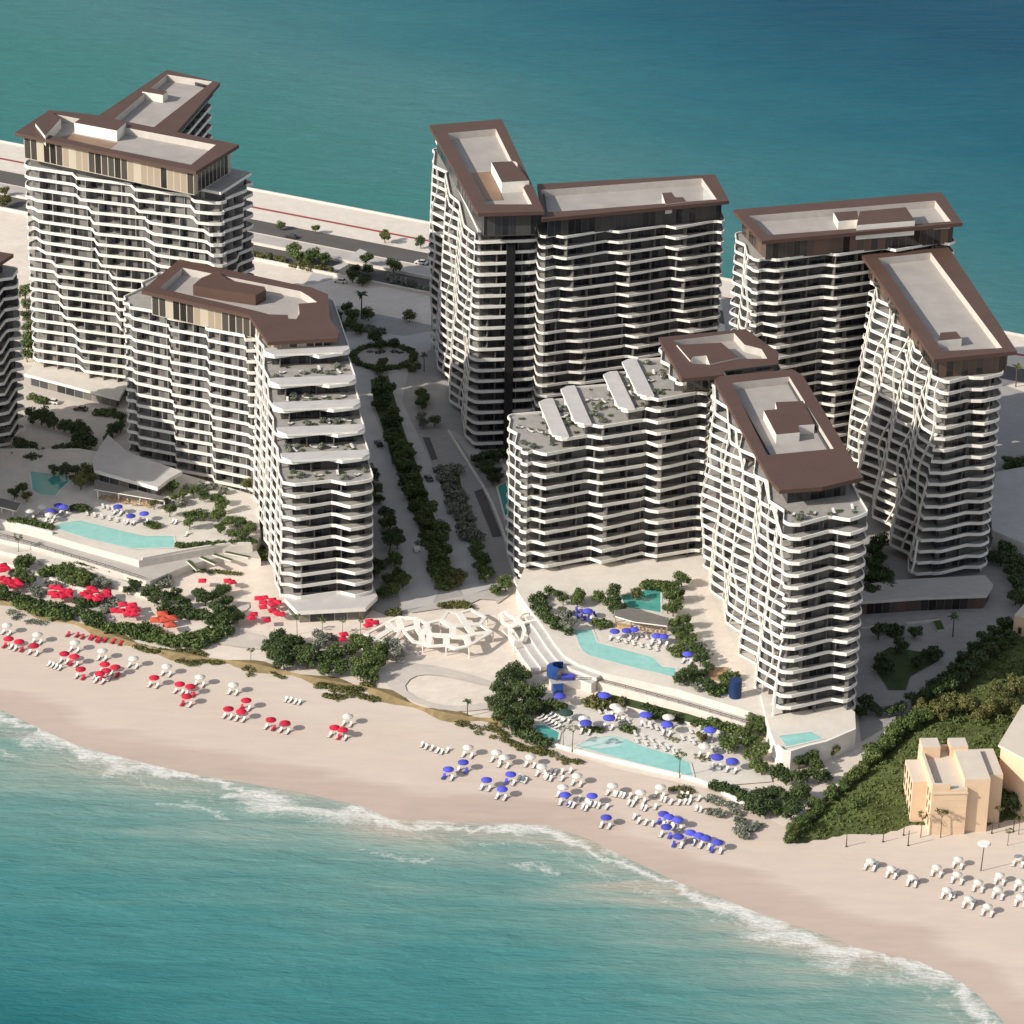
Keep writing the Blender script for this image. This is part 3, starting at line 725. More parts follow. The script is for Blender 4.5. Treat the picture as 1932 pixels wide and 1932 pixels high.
mb = MB(); mb.prism([c0+Vector((math.cos(t)*rr_*.93, math.sin(t)*rr_*.93, 0)) for t in [i*math.pi/16 for i in range(32)]], 0, .25, 0, 1)
tag(mb.build('traffic_island', [M['stone'], M['greypave']]), 'round paved traffic island in the middle of the roundabout', 'traffic island')
sheet('pavement', QS('c', [(680, 52), (750, 52), (832, 272), (770, 282)]), M['asphalt']); sheet('pavement', QS('c', [(1200, 600), (1290, 572), (1480, 1050), (1390, 1062)]), M['asphalt'])
sheet('pavement', QS('c', [(95, 310), (175, 312), (240, 500), (100, 470)]), M['asphalt'])
# plaza and beach paths
sheet('path', QS('e', [(480, 690), (620, 690), (820, 720), (1020, 770), (1260, 850), (1400, 900), (1300, 900), (1100, 860), (900, 810), (700, 780), (560, 800), (480, 900), (620, 990), (820, 1045), (1000, 1050), (1200, 1015), (1300, 1060), (1100, 1090), (860, 1100), (640, 1040), (440, 950), (330, 860), (400, 770)]), M['pathpave'], sm=1)
sheet('path', QS('g', [(1640, 560), (1800, 560), (1660, 700), (1720, 760), (1900, 800), (1900, 900), (1700, 880), (1500, 850)]), M['pathpave'], sm=1)
sheet('path', QS('a', [(720, 1620), (1050, 1620), (1000, 1700), (1180, 1720), (1100, 1830), (900, 1790), (700, 1740)]), M['greypave'], sm=1)
sheet('path', QS('e', [(1560, 860), (1700, 700), (1740, 600), (1760, 520), (1700, 380), (1850, 520), (1900, 640), (1730, 800), (1620, 900)]), M['pathpave'], sm=1)
sheet('courtyard', QS('c', [(880, 1700), (1400, 1590), (1600, 1540), (1600, 1620), (1430, 1740), (1420, 1700), (1260, 1690), (1150, 1740), (900, 1780), (560, 1830), (550, 1815)]), M['greypave'])
# the bank between gardens and beach
def bankpts(pts, wd, h):
    mb = MB(); A, B, C = [], [], []
    pts = [G(*p) for p in pts]; pts = smooth_pts(pts, 2, False)
    for i, p in enumerate(pts):
        t = (pts[min(i+1, len(pts)-1)]-pts[max(0, i-1)]).normalized(); n_ = Vector((-t.y, t.x, 0)); w_ = wd*(.7+.5*math.sin(i*.9))
        A.append(Vector((p.x, p.y, gz(p.x, p.y)-.1))-n_*w_); B.append(Vector((p.x, p.y, .0+h))); C.append(Vector((p.x, p.y, .05))+n_*w_*.9)
    mb.strip(A, B, 0, False); mb.strip(B, C, 0, False)
    return tag(mb.build('bank', M['berm'], None, True), kind='structure')
bankpts([(-40, 1126), (40, 1146), (100, 1162), (170, 1186), (240, 1213), (320, 1235), (400, 1246), (480, 1256), (560, 1275), (640, 1292), (700, 1300), (760, 1326), (830, 1348), (900, 1358), (960, 1362)], 3.2, .7)

# ------------------------------------------------------------------ raised decks, pools, podiums
def block(name, top, z0, z1, side, topm, label, cat, sm=0):
    if sm: top = smooth_pts(top, sm)
    mb = MB(); mb.prism(top, z0, z1, 0, 1)
    return tag(mb.build(name, [M[side], M[topm]]), label, cat)
def pool(name, pts, z, label, mat='pool', shelf=None, rim='trim'):
    T = empty(name, pts[0]*1., label, 'pool'); T.location.z = 0
    mb = MB(); mb.poly(pts, z+.06); mb.build('water', M[mat], T)
    o = ring_out(pts, .55); mb = MB()
    for i in range(len(pts)):
        j = (i+1) % len(pts); a, b_, c, d = [Vector((q.x, q.y, z+.1)) for q in (o[i], o[j], ccw(pts)[j], ccw(pts)[i])]
        mb.face((a, b_, c, d), 0)
    mb.build('pool_edge', M[rim], T)
    if shelf:
        mb = MB(); mb.poly(shelf, z+.075); mb.build('pool_ledge', M['poolshelf'], T)
    return T
def ring_out(pts, d): return inset(pts, -d)
# left deck
ZD = 4.5
top = [P(u, v, ZD) for u, v in ((-80, 965), (0, 985), (69, 1002), (168, 1031), (252, 1054), (262, 1058), (351, 1042), (420, 1030), (476, 1028), (492, 1010), (486, 950), (486, 936), (240, 862), (150, 846), (-80, 846))]
block('pool_terrace', top, 0, ZD, 'stone', 'deckpave', 'raised pale pool terrace in front of the left tower', 'terrace')
low = [P(u, v, 2.2) for u, v in ((-80, 985), (0, 1003), (70, 1022), (150, 1046), (278, 1092), (330, 1070), (430, 1037), (482, 1026), (493, 1052), (430, 1060), (360, 1074), (283, 1112), (200, 1085), (120, 1062), (40, 1040), (-80, 1012))]
block('walkway', [P(u, v, 2.4) for u, v in ((-80, 975), (0, 994), (90, 1020), (180, 1046), (262, 1070), (345, 1052), (478, 1026), (492, 1054), (420, 1050), (360, 1064), (283, 1096), (276, 1096), (150, 1056), (60, 1030), (-80, 1000))], 0, 2.4, 'stone', 'greypave', 'long grey walkway ledge wrapped round the left pool terrace', 'walkway')
block('planter', [P(u, v, 1.2) for u, v in ((-80, 1010), (40, 1032), (150, 1068), (230, 1094), (283, 1112), (310, 1126), (290, 1128), (200, 1098), (120, 1072), (30, 1046), (-80, 1022))], 0, 1.2, 'stone', 'deckpave', 'low pale planter wall below the grey walkway', 'planter')
def wallrun(name, pts, z0, h, w_, label, cat, mat='trim', cap=None):
    A = smooth_pts(pts, 1, False) if len(pts) > 3 else pts
    L_, R_ = [], []
    for i, p in enumerate(A):
        t = (A[min(i+1, len(A)-1)]-A[max(0, i-1)]).normalized(); n_ = Vector((-t.y, t.x, 0))
        L_.append(p+n_*w_/2); R_.append(p-n_*w_/2)
    up = lambda X, z: [Vector((q.x, q.y, z)) for q in X]
    mb = MB(); mb.strip(up(R_, z0), up(R_, z0+h), 0, False); mb.strip(up(R_, z0+h), up(L_, z0+h), 0, False); mb.strip(up(L_, z0+h), up(L_, z0), 0, False)
    for i in (0, -1): mb.face([Vector((q.x, q.y, z)) for q, z in ((L_[i], z0), (L_[i], z0+h), (R_[i], z0+h), (R_[i], z0))], 0)
    return tag(mb.build(name, M[mat]), label, cat)
wallrun('garden_wall', [P(u, v, ZD) for u, v in ((-40, 972), (0, 983), (69, 1000), (100, 1008))], ZD, .8, .6, 'pale parapet wall at the left end of the left pool terrace', 'wall')
wallrun('garden_wall', [P(u, v, ZD) for u, v in ((268, 1056), (351, 1040), (420, 1029), (474, 1027))], ZD, .7, .6, 'pale parapet wall along the pointed end of the left terrace', 'wall')
wallrun('garden_wall', [P(u, v, .0) for u, v in ((0, 1062), (60, 1080), (150, 1112), (220, 1130))], 0, .6, .5, 'low garden wall below the planter near the red parasols', 'wall', 'stone')
wallrun('garden_wall', [Q('g', x, y) for x, y in ((1080, 560), (1180, 590), (1350, 600), (1500, 602))], 0, .5, .9, 'low pale wall edging the garden bed left of the red parasols', 'wall')
pool('swimming_pool', [Q('a', x, y, ZD) for x, y in ((520, 815), (640, 775), (815, 752), (1250, 860), (1480, 910), (1600, 905), (1750, 910), (1760, 975), (1745, 1022), (1340, 1034), (900, 935))], ZD, 'turquoise pool on the raised terrace of the left tower')
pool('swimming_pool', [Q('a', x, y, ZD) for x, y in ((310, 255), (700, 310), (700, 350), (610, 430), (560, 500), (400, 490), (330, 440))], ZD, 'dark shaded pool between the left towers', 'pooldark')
# hall roof and pergola behind the pool
T = empty('hall', Q('a', 940, 200, 6), 'low hall with a flat grey roof below the left tower', 'hall'); T.location.z = 0
mb = MB(); h0 = [Q('a', x, y, 9) for x, y in ((925, 130), (1090, -120), (1300, 60), (1840, 250), (1700, 330), (1590, 415), (950, 235))]
mb.prism(h0, 7.9, 9, 0, 1, True); mb.build('roof', [M['white'], M['plank']], T)
walls(T, inset(h0, 1.6), ZD, 7.95, 'win_low', 'wall')
T = empty('pergola', Q('a', 950, 450, ZD), 'long grey screened pergola beside the left pool', 'pergola'); T.location.z = 0
p4 = [Q('a', x, y, ZD+3) for x, y in ((945, 330), (1665, 510), (1660, 560), (945, 440))]
mb = MB(); mb.prism(inset(p4, .3), ZD+2.9, ZD+3.15, 0, 1, True); mb.build('roof', [M['white'], M['screen']], T)
for i, (x, y) in enumerate(((990, 530), (1415, 580), (1660, 640), (1200, 555))):
    q = Q('a', x, y, ZD); mb = MB(); mb.box((q.x, q.y, ZD+1.45), (.3, .3, 2.9)); mb.build('post', M['white'], T)
T = empty('pergola', Q('a', 0, 640, ZD), 'grey roofed pergola cut by the left edge beside the pool terrace', 'pergola'); T.location.z = 0
mb = MB(); mb.prism([Q('a', x, y, ZD+3) for x, y in ((-200, 470), (210, 580), (165, 655), (-200, 560))], ZD+2.8, ZD+3.1, 0, 1, True); mb.build('roof', [M['white'], M['screen']], T)
for x, y in ((130, 700), (20, 670), (160, 640)):
    q = Q('a', x, y, ZD); mb = MB(); mb.box((q.x, q.y, ZD+1.45), (.3, .3, 2.9)); mb.build('post', M['white'], T)
# arrivals podium of the back left tower
T = empty('podium', P(60, 720, 0), 'pale two storey podium under the back left tower', 'podium')
pd = [P(u, v, 4.2) for u, v in ((46, 705), (225, 752), (260, 690), (110, 640))]
mb = MB(); mb.prism(pd, 3.3, 4.2, 0, 1, True); mb.build('roof', [M['white'], M['deckpave']], T); walls(T, inset(pd, 1.5), 0, 3.4, 'win_low', 'wall')
T = empty('podium', P(500, 1140, 0), 'pale glazed base under the stepped left tower', 'podium')
pd = [P(u, v, 4.2) for u, v in ((536, 1128), (560, 1153), (690, 1146), (712, 1125), (704, 1105), (545, 1100))]
mb = MB(); mb.prism(pd, 3.0, 4.2, 0, 1, True); mb.build('roof', [M['white'], M['plank']], T); walls(T, inset(pd, 1.2), 0, 3.1, 'win_low', 'wall')
walls(T, [Vector((p.x, p.y, 0)) for p in inset(b1, 1.5)], 0, 2.75, 'win_low', 'wall')
T = empty('podium', P(890, 850, 0), 'shaded glazed base under the centre back tower', 'podium')
walls(T, inset(c1, 1.2), 0, 2.1, 'win_dark', 'wall'); walls(T, inset(c2, 1.5), 0, 2.7, 'win_dark', 'wall')
block('plinth', QS('c', [(950, 0), (1000, 0), (1200, 120), (1290, 225), (1150, 245), (1060, 130)]), 0, .5, 'stone', 'greypave', 'grey plinth corner at the foot of the centre back tower', 'plinth')
T = empty('podium', P(980, 1090, 0), 'glazed base under the stepped left wing of the front right tower', 'podium')
walls(T, inset(e1, 1.4), 0, 2.7, 'win_low', 'wall')
mb = MB(); mb.prism([Q('c', x, y, 4) for x, y in ((1600, 1470), (1800, 1500), (2300, 1440), (2300, 1500), (1760, 1590), (1680, 1640))], 3.2, 4, 0, 1, True); mb.build('roof', [M['white'], M['plank']], T)
q = Q('c', 1700, 1770); mb = MB(); mb.prism([Q('c', x, y) for x, y in ((1640, 1690), (1700, 1770), (1790, 1770), (1790, 1650))], 0, 3.3, 0); mb.build('wall', M['wood'], T)
wallrun('garden_wall', [Q('c', x, y) for x, y in ((940, 0), (1140, 330), (1340, 640), (1500, 1030), (1560, 1300), (1640, 1560))], 0, 1.0, .8, 'long kerb wall along the right side of the shaded avenue', 'wall', 'stone')
pool('swimming_pool', [Q('c', x, y) for x, y in ((1440, 560), (1600, 470), (1600, 800), (1520, 870))], .3, 'narrow pale green pool beside the stepped tower wing', 'pooldark')
# garden side deck of the front right tower, with a curved stepped wall
ZE = 4.5
dk = [P(u, v, ZE) for u, v in ((974, 1110), (985, 1128), (1000, 1150), (1024, 1180), (1045, 1212), (1064, 1236), (1090, 1252), (1134, 1268), (1276, 1300), (1418, 1343), (1455, 1352), (1480, 1300), (1330, 1020), (1160, 1040), (990, 1070))]
block('pool_terrace', dk, 0, ZE, 'stone', 'deckpave', 'raised pool terrace inside the corner of the front right tower', 'terrace')
for i, (dz, of) in enumerate(((3.6, 2.), (2.7, 4.2), (1.8, 6.4), (.9, 8.6))):
    pts = [P(u, v, ZE) for u, v in ((1004, 1156), (1024, 1180), (1045, 1212), (1064, 1236), (1090, 1252), (1134, 1268))]
    if i > 1: pts = pts[:4]
    o = []
    for j, p in enumerate(pts):
        t = (pts[min(j+1, len(pts)-1)]-pts[max(0, j-1)]).normalized(); o.append(p+Vector((t.y, -t.x, 0))*of)
    mb = MB(); mb.prism(pts+o[::-1], 0, dz+.02*i, 0, 1); tag(mb.build('terrace_step', [M['stone'], M['plank']]), ('topmost', 'second', 'third', 'lowest')[i]+' of the curved pale steps wrapping the centre pool terrace', 'step')
block('walkway', [P(u, v, 2.3) for u, v in ((1036, 1281), (1060, 1270), (1137, 1272), (1280, 1308), (1420, 1352), (1440, 1366), (1430, 1372), (1300, 1333), (1180, 1300), (1120, 1284), (1040, 1290))], 0, 2.3, 'stone', 'greypave', 'long pale walkway ledge in front of the centre pool terrace', 'walkway')
for i, (z, a_) in enumerate(((1.2, 14), )):
    block('planter', [P(u, v+a_, z) for u, v in ((1130, 1290), (1300, 1333), (1432, 1376), (1432, 1384), (1290, 1346), (1120, 1302))], 0, z, 'stone', 'lawn', 'low planted ledge below the pale walkway by the blue parasols', 'planter')
def balustrade(pts, z, label):
    T = empty('railing', pts[0], label, 'railing')
    for i in range(len(pts)-1):
        a, b_ = pts[i], pts[i+1]; n_ = max(2, int((b_-a).length/2.5))
        mb = MB(); mb.tube((a.x, a.y, z+1), (b_.x, b_.y, z+1), .07, .07, 4); mb.tube((a.x, a.y, z+.5), (b_.x, b_.y, z+.5), .05, .05, 4)
        for k in range(n_):
            p = a.lerp(b_, k/n_); mb.tube((p.x, p.y, z), (p.x, p.y, z+1), .06, .06, 4)
        mb.build('rail_panel', M['post'], T)
for i, (x0_, y0_, x1_, y1_) in enumerate(((1330, 265, 1400, 330), (1420, 240, 1530, 290), (1510, 220, 1640, 262), (1590, 205, 1760, 240))):
    a_, c_ = Q('g', x0_, y0_, 2.4), Q('g', x1_, y1_, 2.4); d_ = (c_-a_).normalized(); n2_ = Vector((-d_.y, d_.x, 0))*.55
    block('planter', [a_-n2_, c_-n2_, c_+n2_, a_+n2_], 2.3, 2.75, 'stone', 'lawn', ('lowest', 'second lowest', 'second highest', 'highest')[i]+' of the slanted planting strips on the terrace point ledge', 'planter')
balustrade([P(u, v, 2.3) for u, v in ((1050, 1287), (1120, 1284), (1180, 1299), (1240, 1316), (1300, 1333), (1360, 1351), (1420, 1369))], 2.3, 'dark railing along the walkway in front of the centre pool terrace')
balustrade([P(u, v, 2.4) for u, v in ((0, 1012), (75, 1033), (150, 1056), (215, 1076), (276, 1096))], 2.4, 'dark railing along the left walkway above the planter')
pool('swimming_pool', [Q('i', x, y, ZE) for x, y in ((672, 428), (800, 425), (838, 520), (1230, 622), (1300, 690), (1395, 700), (1392, 762), (1080, 690), (785, 610), (735, 575))], ZE, 'turquoise infinity pool on the terrace of the front right tower')
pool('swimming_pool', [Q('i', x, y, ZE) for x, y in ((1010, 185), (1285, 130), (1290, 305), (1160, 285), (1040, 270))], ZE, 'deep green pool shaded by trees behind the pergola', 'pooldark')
T = empty('pergola', Q('i', 960, 330, ZE), 'grey screened pergola bar with timber posts behind the centre pool', 'pergola'); T.location.z = 0
mb = MB(); mb.prism([Q('i', x, y, ZE+3) for x, y in ((960, 290), (1060, 275), (1140, 285), (1350, 345), (1335, 400), (1100, 370), (965, 330))], ZE+2.75, ZE+3.05, 0, 1, True); mb.build('roof', [M['white'], M['screen']], T)
for x, y in ((970, 375), (1080, 400), (1150, 412), (1220, 430), (1290, 445), (1330, 470)):
    q = Q('i', x, y, ZE); mb = MB(); mb.box((q.x, q.y, ZE+1.38), (.35, .35, 2.75)); mb.build('post', M['wood'], T)
mb = MB(); mb.prism([Q('i', x, y, ZE+1.1) for x, y in ((980, 375), (1080, 395), (1080, 410), (985, 395))], ZE, ZE+1.1, 0); mb.build('bar_counter', M['wood'], T)
sheet('courtyard', [Q('i', x, y, ZE) for x, y in ((1500, 60), (1590, 60), (1700, 280), (1900, 700), (1900, 900), (1780, 780), (1680, 500))], M['paver'], ZE+.03)
block('planter', [Q('i', x, y, ZE+.6) for x, y in ((1640, 690), (1770, 690), (1710, 790), (1630, 780))], ZE, ZE+.6, 'stone', 'wood', 'raised timber topped bed beside the lattice side of the tower', 'planter')
M['navydark'] = plain('dark_blue_panel', (.012, .032, .11), .5, .1, .6)
T = empty('slide_tower', Q('i', 1780, 880, ZE), 'dark blue cylindrical pavilion at the foot of the front right tower', 'pavilion'); T.location.z = 0
q = Q('i', 1815, 900, ZE); mb = MB(); mb.tube((q.x, q.y, ZE), (q.x, q.y, ZE+5), 1.6, 1.6, 20); mb.build('wall', M['navydark'], T, False)
T.name = 'pavilion'
# kids' blue shell kiosk
T = empty('kiosk', Q('i', 560, 750, .3), 'blue curved shell kiosk at the end of the walkway', 'kiosk'); T.location.z = 0
mb = MB(); c_ = Q('i', 570, 745, 2.3); prev = None
for k in range(9):
    an = R(70+k*24); rr_ = 3.3; a = c_+Vector((math.cos(an)*rr_, math.sin(an)*rr_, 0)); cur = [Vector((a.x, a.y, 2.35)), Vector((a.x, a.y, 4.6)), Vector((c_.x+(a.x-c_.x)*.55, c_.y+(a.y-c_.y)*.55, 5.4)), Vector((c_.x+(a.x-c_.x)*.5, c_.y+(a.y-c_.y)*.5, 5.2)), Vector((c_.x+(a.x-c_.x)*.9, c_.y+(a.y-c_.y)*.9, 4.5)), Vector((c_.x+(a.x-c_.x)*.92, c_.y+(a.y-c_.y)*.92, 2.35))]
    if prev: mb.strip(prev, cur)
    else: mb.face(cur[::-1])
    prev = cur
mb.face(prev); mb.build('shell_roof', M['navy'], T)
mb = MB(); mb.prism([Q('i', x, y, 3.2) for x, y in ((590, 735), (685, 738), (670, 762), (585, 765))], 2.35, 3.2, 0); mb.build('counter', M['blue'], T)
mb = MB(); mb.prism([Q('i', x, y, 2.3) for x, y in ((505, 770), (600, 770), (600, 850), (545, 850))], .05, 2.2, 0); mb.build('base', M['navy'], T)
# beach level pools
pool('swimming_pool', [Q('i', x, y, .4) for x, y in ((690, 1248), (830, 1190), (960, 1178), (1040, 1200), (1150, 1250), (1400, 1322), (1492, 1372), (1515, 1462), (1100, 1365))], .4, 'long turquoise pool at beach level beside the sand', 'pool', [Q('i', x, y, .4) for x, y in ((700, 1246), (830, 1192), (960, 1180), (1035, 1202), (1000, 1250), (860, 1268))])
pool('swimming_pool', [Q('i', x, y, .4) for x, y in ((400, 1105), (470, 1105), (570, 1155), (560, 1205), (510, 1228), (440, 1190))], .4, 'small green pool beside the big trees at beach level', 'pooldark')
sheet('pool_deck', [Q('i', x, y, .3) for x, y in ((360, 1080), (600, 960), (1000, 1000), (1500, 1080), (1900, 1180), (2010, 1300), (2080, 1500), (1700, 1530), (1510, 1480), (1000, 1365), (690, 1285), (520, 1240), (420, 1200))], M['deckpave'], .33)
wallrun('garden_wall', [Q('i', x, y) for x, y in ((380, 1190), (520, 1245), (690, 1290), (1000, 1368), (1510, 1485), (1650, 1535), (1850, 1650), (1950, 1720))], -.3, 1.1, .7, 'long low white wall between the lower pool and the sand', 'wall', 'white')
# base of the front right tower with its small pool
T = empty('podium', Q('j', 440, 830, 5), 'curved white base with a small pool below the front right tower', 'podium'); T.location.z = 0
bp_ = [Q('j', x, y, 5) for x, y in ((330, 480), (360, 600), (395, 720), (430, 805), (465, 840), (515, 845), (620, 812), (735, 785), (912, 708), (905, 590), (820, 520), (420, 420))]
mb = MB(); mb.prism(bp_, 0, 5, 0, 1); mb.build('wall', [M['white'], M['deckpave']], T)
mb = MB(); a = inset(bp_, .0); i_ = inset(bp_, .5)
for k in range(3, 8):
    j = k+1; pts = [a[k], a[j], i_[j], i_[k]]
    mb.prism(pts, 4.95, 5.8, 0)
mb.build('parapet', M['white'], T)
walls(T, inset(f1_, 2.6), 4.9, 7.7, 'win_low', 'wall')
pool('swimming_pool', [Q('j', x, y, 5) for x, y in ((445, 738), (640, 712), (708, 752), (492, 802))], 5.02, 'small turquoise plunge pool at the foot of the front right tower')
# shaded court on the right
T = empty('podium', Q('d', 900, 1250, 4), 'long shaded podium with brown glazing below the right back tower', 'podium'); T.location.z = 0
pd = [Q('d', x, y, 4.6) for x, y in ((200, 1400), (430, 1378), (980, 1340), (1580, 1320), (1640, 1220), (1560, 1130), (700, 1180), (200, 1250))]
mb = MB(); mb.prism(pd, 3.7, 4.6, 0, 1, True); mb.build('roof', [M['trim'], M['greypave']], T); walls(T, inset(pd, .8), 0, 3.8, 'win_brown', 'wall')
walls(T, inset(g1, 1.5), 4.5, 6, 'win_dark', 'wall'); walls(T, inset(d1_, 1.5), 0, 4.1, 'win_dark', 'wall')
sheet('garden_bed', QS('j', [(1020, 260), (1120, 200), (1300, 230), (1410, 190), (1420, 280), (1240, 380), (1215, 460), (1110, 460), (1040, 350)]), M['lawn'])
block('planter', QS('d', [(1070, 1590), (1140, 1580), (1180, 1670), (1110, 1675)]), 0, .8, 'stone', 'lawn', 'dark planter box in the shaded court', 'planter')
wallrun('garden_wall', QS('d', [(815, 1610), (1000, 1590), (1135, 1575)]), 0, .8, .5, 'low dark wall in the shaded court', 'wall', 'stone')
wallrun('garden_wall', QS('d', [(390, 1655), (560, 1635)]), 0, .8, .5, 'short dark wall beside the front right tower in the court', 'wall', 'stone')
block('pavilion', [P(u, v, 5.5) for u, v in ((1880, 890), (1990, 870), (1990, 1040), (1932, 1025), (1872, 1000), (1868, 940))], 0, 5.5, 'trim', 'plank', 'low grey roofed pavilion cut by the right edge', 'pavilion')
block('kiosk', [P(u, v, 3.5) for u, v in ((1850, 1060), (1870, 1030), (1885, 960), (1868, 930), (1862, 1000))], 0, 3.5, 'trim', 'dark', 'narrow dark structure beside the right back tower', 'kiosk')

# ------------------------------------------------------------------ white cell canopy on the plaza
def cell_web(T, nodes, cells, z, wdt, th, cols):
    nw = {k: Q('e', x, y, z) for k, (x, y) in nodes.items()}
    for k, p in nw.items(): p.z = z+.5*math.sin(p.x*.21)*math.cos(p.y*.17)
    use = {}
    for c in cells:
        for a, b_ in zip(c, c[1:]+c[:1]): use[frozenset((a, b_))] = use.get(frozenset((a, b_)), 0)+1
    mb = MB()
    for c in cells:
        pts = [nw[k] for k in c]
        if sum(pts[q].x*pts[(q+1) % len(pts)].y-pts[(q+1) % len(pts)].x*pts[q].y for q in range(len(pts))) < 0: c = c[::-1]; pts = pts[::-1]
        zm = sum(p.z for p in pts)/len(pts)
        inn = inset(pts, wdt); cen = sum((p for p in pts), Vector())/len(pts)
        hole = [Vector((p.x, p.y, (q.z*2+zm)/3)) for p, q in zip(inn, pts)]
        hole = [h+(Vector((cen.x, cen.y, h.z))-h)*.06 for h in hole]
        n = len(pts); dn = Vector((0, 0, th))
        for q in range(n):
            r = (q+1) % n
            mb.face((pts[q], pts[r], hole[r], hole[q])); mb.face((hole[q], hole[r], hole[r]-dn, hole[q]-dn)); mb.face((pts[r]-dn, pts[q]-dn, hole[q]-dn, hole[r]-dn))
            if use[frozenset((c[q], c[r]))] == 1: mb.face((pts[q]-dn, pts[r]-dn, pts[r], pts[q]))
    mb.build('cell_frame', M['white'], T)
    for k in cols:
        p = nw[k]; m2 = MB(); m2.tube((p.x, p.y, 0), (p.x, p.y, p.z-th-.02), .14, .24, 8); m2.build('column', M['white'], T)
T = empty('shade_canopy', Q('e', 700, 500), 'white cell patterned canopy over the beach plaza', 'canopy')
nd = {'A': (340, 318), 'B': (440, 278), 'C': (600, 300), 'D': (680, 338), 'E': (800, 312), 'F': (850, 235), 'G': (955, 240), 'H': (1020, 345), 'I': (1062, 205), 'J': (1195, 272), 'j': (1150, 335), 'O': (905, 362), 'K': (905, 450),
      'L': (850, 440), 'M': (710, 432), 'N': (650, 500), 'P': (560, 490), 'Q': (470, 400), 'q': (390, 380), 'R': (1075, 432), 'S': (1248, 410), 'U': (1020, 452), 'V': (1045, 545), 'W': (920, 560), 'X': (850, 525), 'Y': (690, 525), 'c': (600, 372), 'T': (680, 395), 'm': (640, 428),
      'a': (250, 372), 'b': (150, 432), 'd': (235, 492), 'e': (345, 515), 'f': (430, 478)}
cell_web(T, nd, [list(x) for x in ('ABQq', 'BCcQ', 'QcmNP', 'CDTmc', 'DEOKLMT', 'EFGHO', 'GIJjH', 'OHRUK', 'HjSR', 'KUVWXL', 'LXYM', 'MYNmT', 'URSV', 'Aabdq', 'qdefQ')], 3.2, .8, .42, 'ANVSJEXb')
T2 = empty('shade_canopy', Q('e', 1450, 400), 'smaller white cell canopy beside the curved steps', 'canopy')
nd = {'A': (1300, 245), 'B': (1350, 228), 'C': (1440, 300), 'D': (1470, 335), 'E': (1380, 372), 'F': (1375, 440), 'G': (1425, 492), 'H': (1500, 482), 'I': (1530, 400), 'J': (1510, 350), 'K': (1480, 258), 'L': (1595, 232), 'M': (1640, 320), 'N': (1310, 320)}
cell_web(T2, nd, [list(x) for x in ('ABCDEN', 'EDJIHGF', 'CKLMJD')], 3.4, .85, .42, 'AEGILM')

# ------------------------------------------------------------------ villas and hillside
HILL = QS('j', [(455, 1400), (470, 1330), (600, 1190), (760, 1070), (980, 850), (1090, 690), (1240, 560), (1420, 390), (1600, 170), (1780, 60), (1990, -20), (2200, 200), (2200, 1150), (1930, 1240), (1700, 1285), (1240, 1290), (1060, 1345), (840, 1345), (640, 1385)])
def inside(p, poly):
    c = False; n = len(poly)
    for i in range(n):
        a, b_ = poly[i], poly[i-1]
        if (a.y > p[1]) != (b_.y > p[1]) and p[0] < (b_.x-a.x)*(p[1]-a.y)/(b_.y-a.y)+a.x: c = not c
    return c
def hill_z(x, y):
    if not inside((x, y), HILL): return 0.
    d = abs(min((segd_abs((x, y), HILL[i], HILL[(i+1) % len(HILL)]) for i in range(len(HILL)))))
    return 4.2*sst(0, 16, d)+.5*noise.noise(Vector((x*.15, y*.15, 0)))*sst(0, 8, d)
def segd_abs(p, a, b):
    bx, by = b.x-a.x, b.y-a.y; px, py = p[0]-a.x, p[1]-a.y; t = max(0., min(1., (px*bx+py*by)/(bx*bx+by*by)))
    return math.hypot(px-bx*t, py-by*t)
hx0, hx1, hy0, hy1 = min(p.x for p in HILL), max(p.x for p in HILL), min(p.y for p in HILL), max(p.y for p in HILL)
hn = 1.6; nx = int((hx1-hx0)/hn)+2; ny = int((hy1-hy0)/hn)+2
V = []; 
for j in range(ny):
    for i in range(nx):
        x, y = hx0+i*hn, hy0+j*hn; z = hill_z(x, y); V.append((x, y, z if z else gz(x, y)-.4))
Fc = [(j*nx+i, j*nx+i+1, (j+1)*nx+i+1, (j+1)*nx+i) for j in range(ny-1) for i in range(nx-1)]
Fc = [q for q in Fc if any(V[k][2] > .0 for k in q)]
me = bpy.data.meshes.new('hillside'); me.from_pydata(V, [], Fc); me.polygons.foreach_set('use_smooth', [True]*len(Fc)); me.materials.append(M['grass'])
ho = bpy.data.objects.new('hillside', me); COL.objects.link(ho); tag(ho, kind='structure')
def villa(label, parts, wins, loc):
    T = empty('villa', loc, label, 'villa', 'peach villas on the hillside'); T.location.z = 0
    for nm, pts, z0, z1, side, top in parts:
        mb = MB(); mb.prism(pts, z0, z1, 0, 1); mb.build(nm, [M[side], M[top]], T)
    for a, b_, z0, rows, cols, ww, wh, fh in wins:
        t = (b_-a); t.z = 0; L_ = t.length; t.normalize(); n_ = Vector((t.y, -t.x, 0))
        for r_ in range(rows):
            for c in range(cols):
                s = L_*(c+.5)/cols; q = a+t*s; z = z0+fh*r_
                mb = MB(); mb.box((q.x+n_.x*.02, q.y+n_.y*.02, z+wh/2), (ww, .12, wh), math.atan2(t.y, t.x)); w_ = mb.build('window', M['villawin'], T)
                mb = MB()
                mb.box((q.x+n_.x*.1, q.y+n_.y*.1, z-.1), (ww+.3, .3, .16), math.atan2(t.y, t.x)); mb.build('sill', M['peach'], w_)
    return T
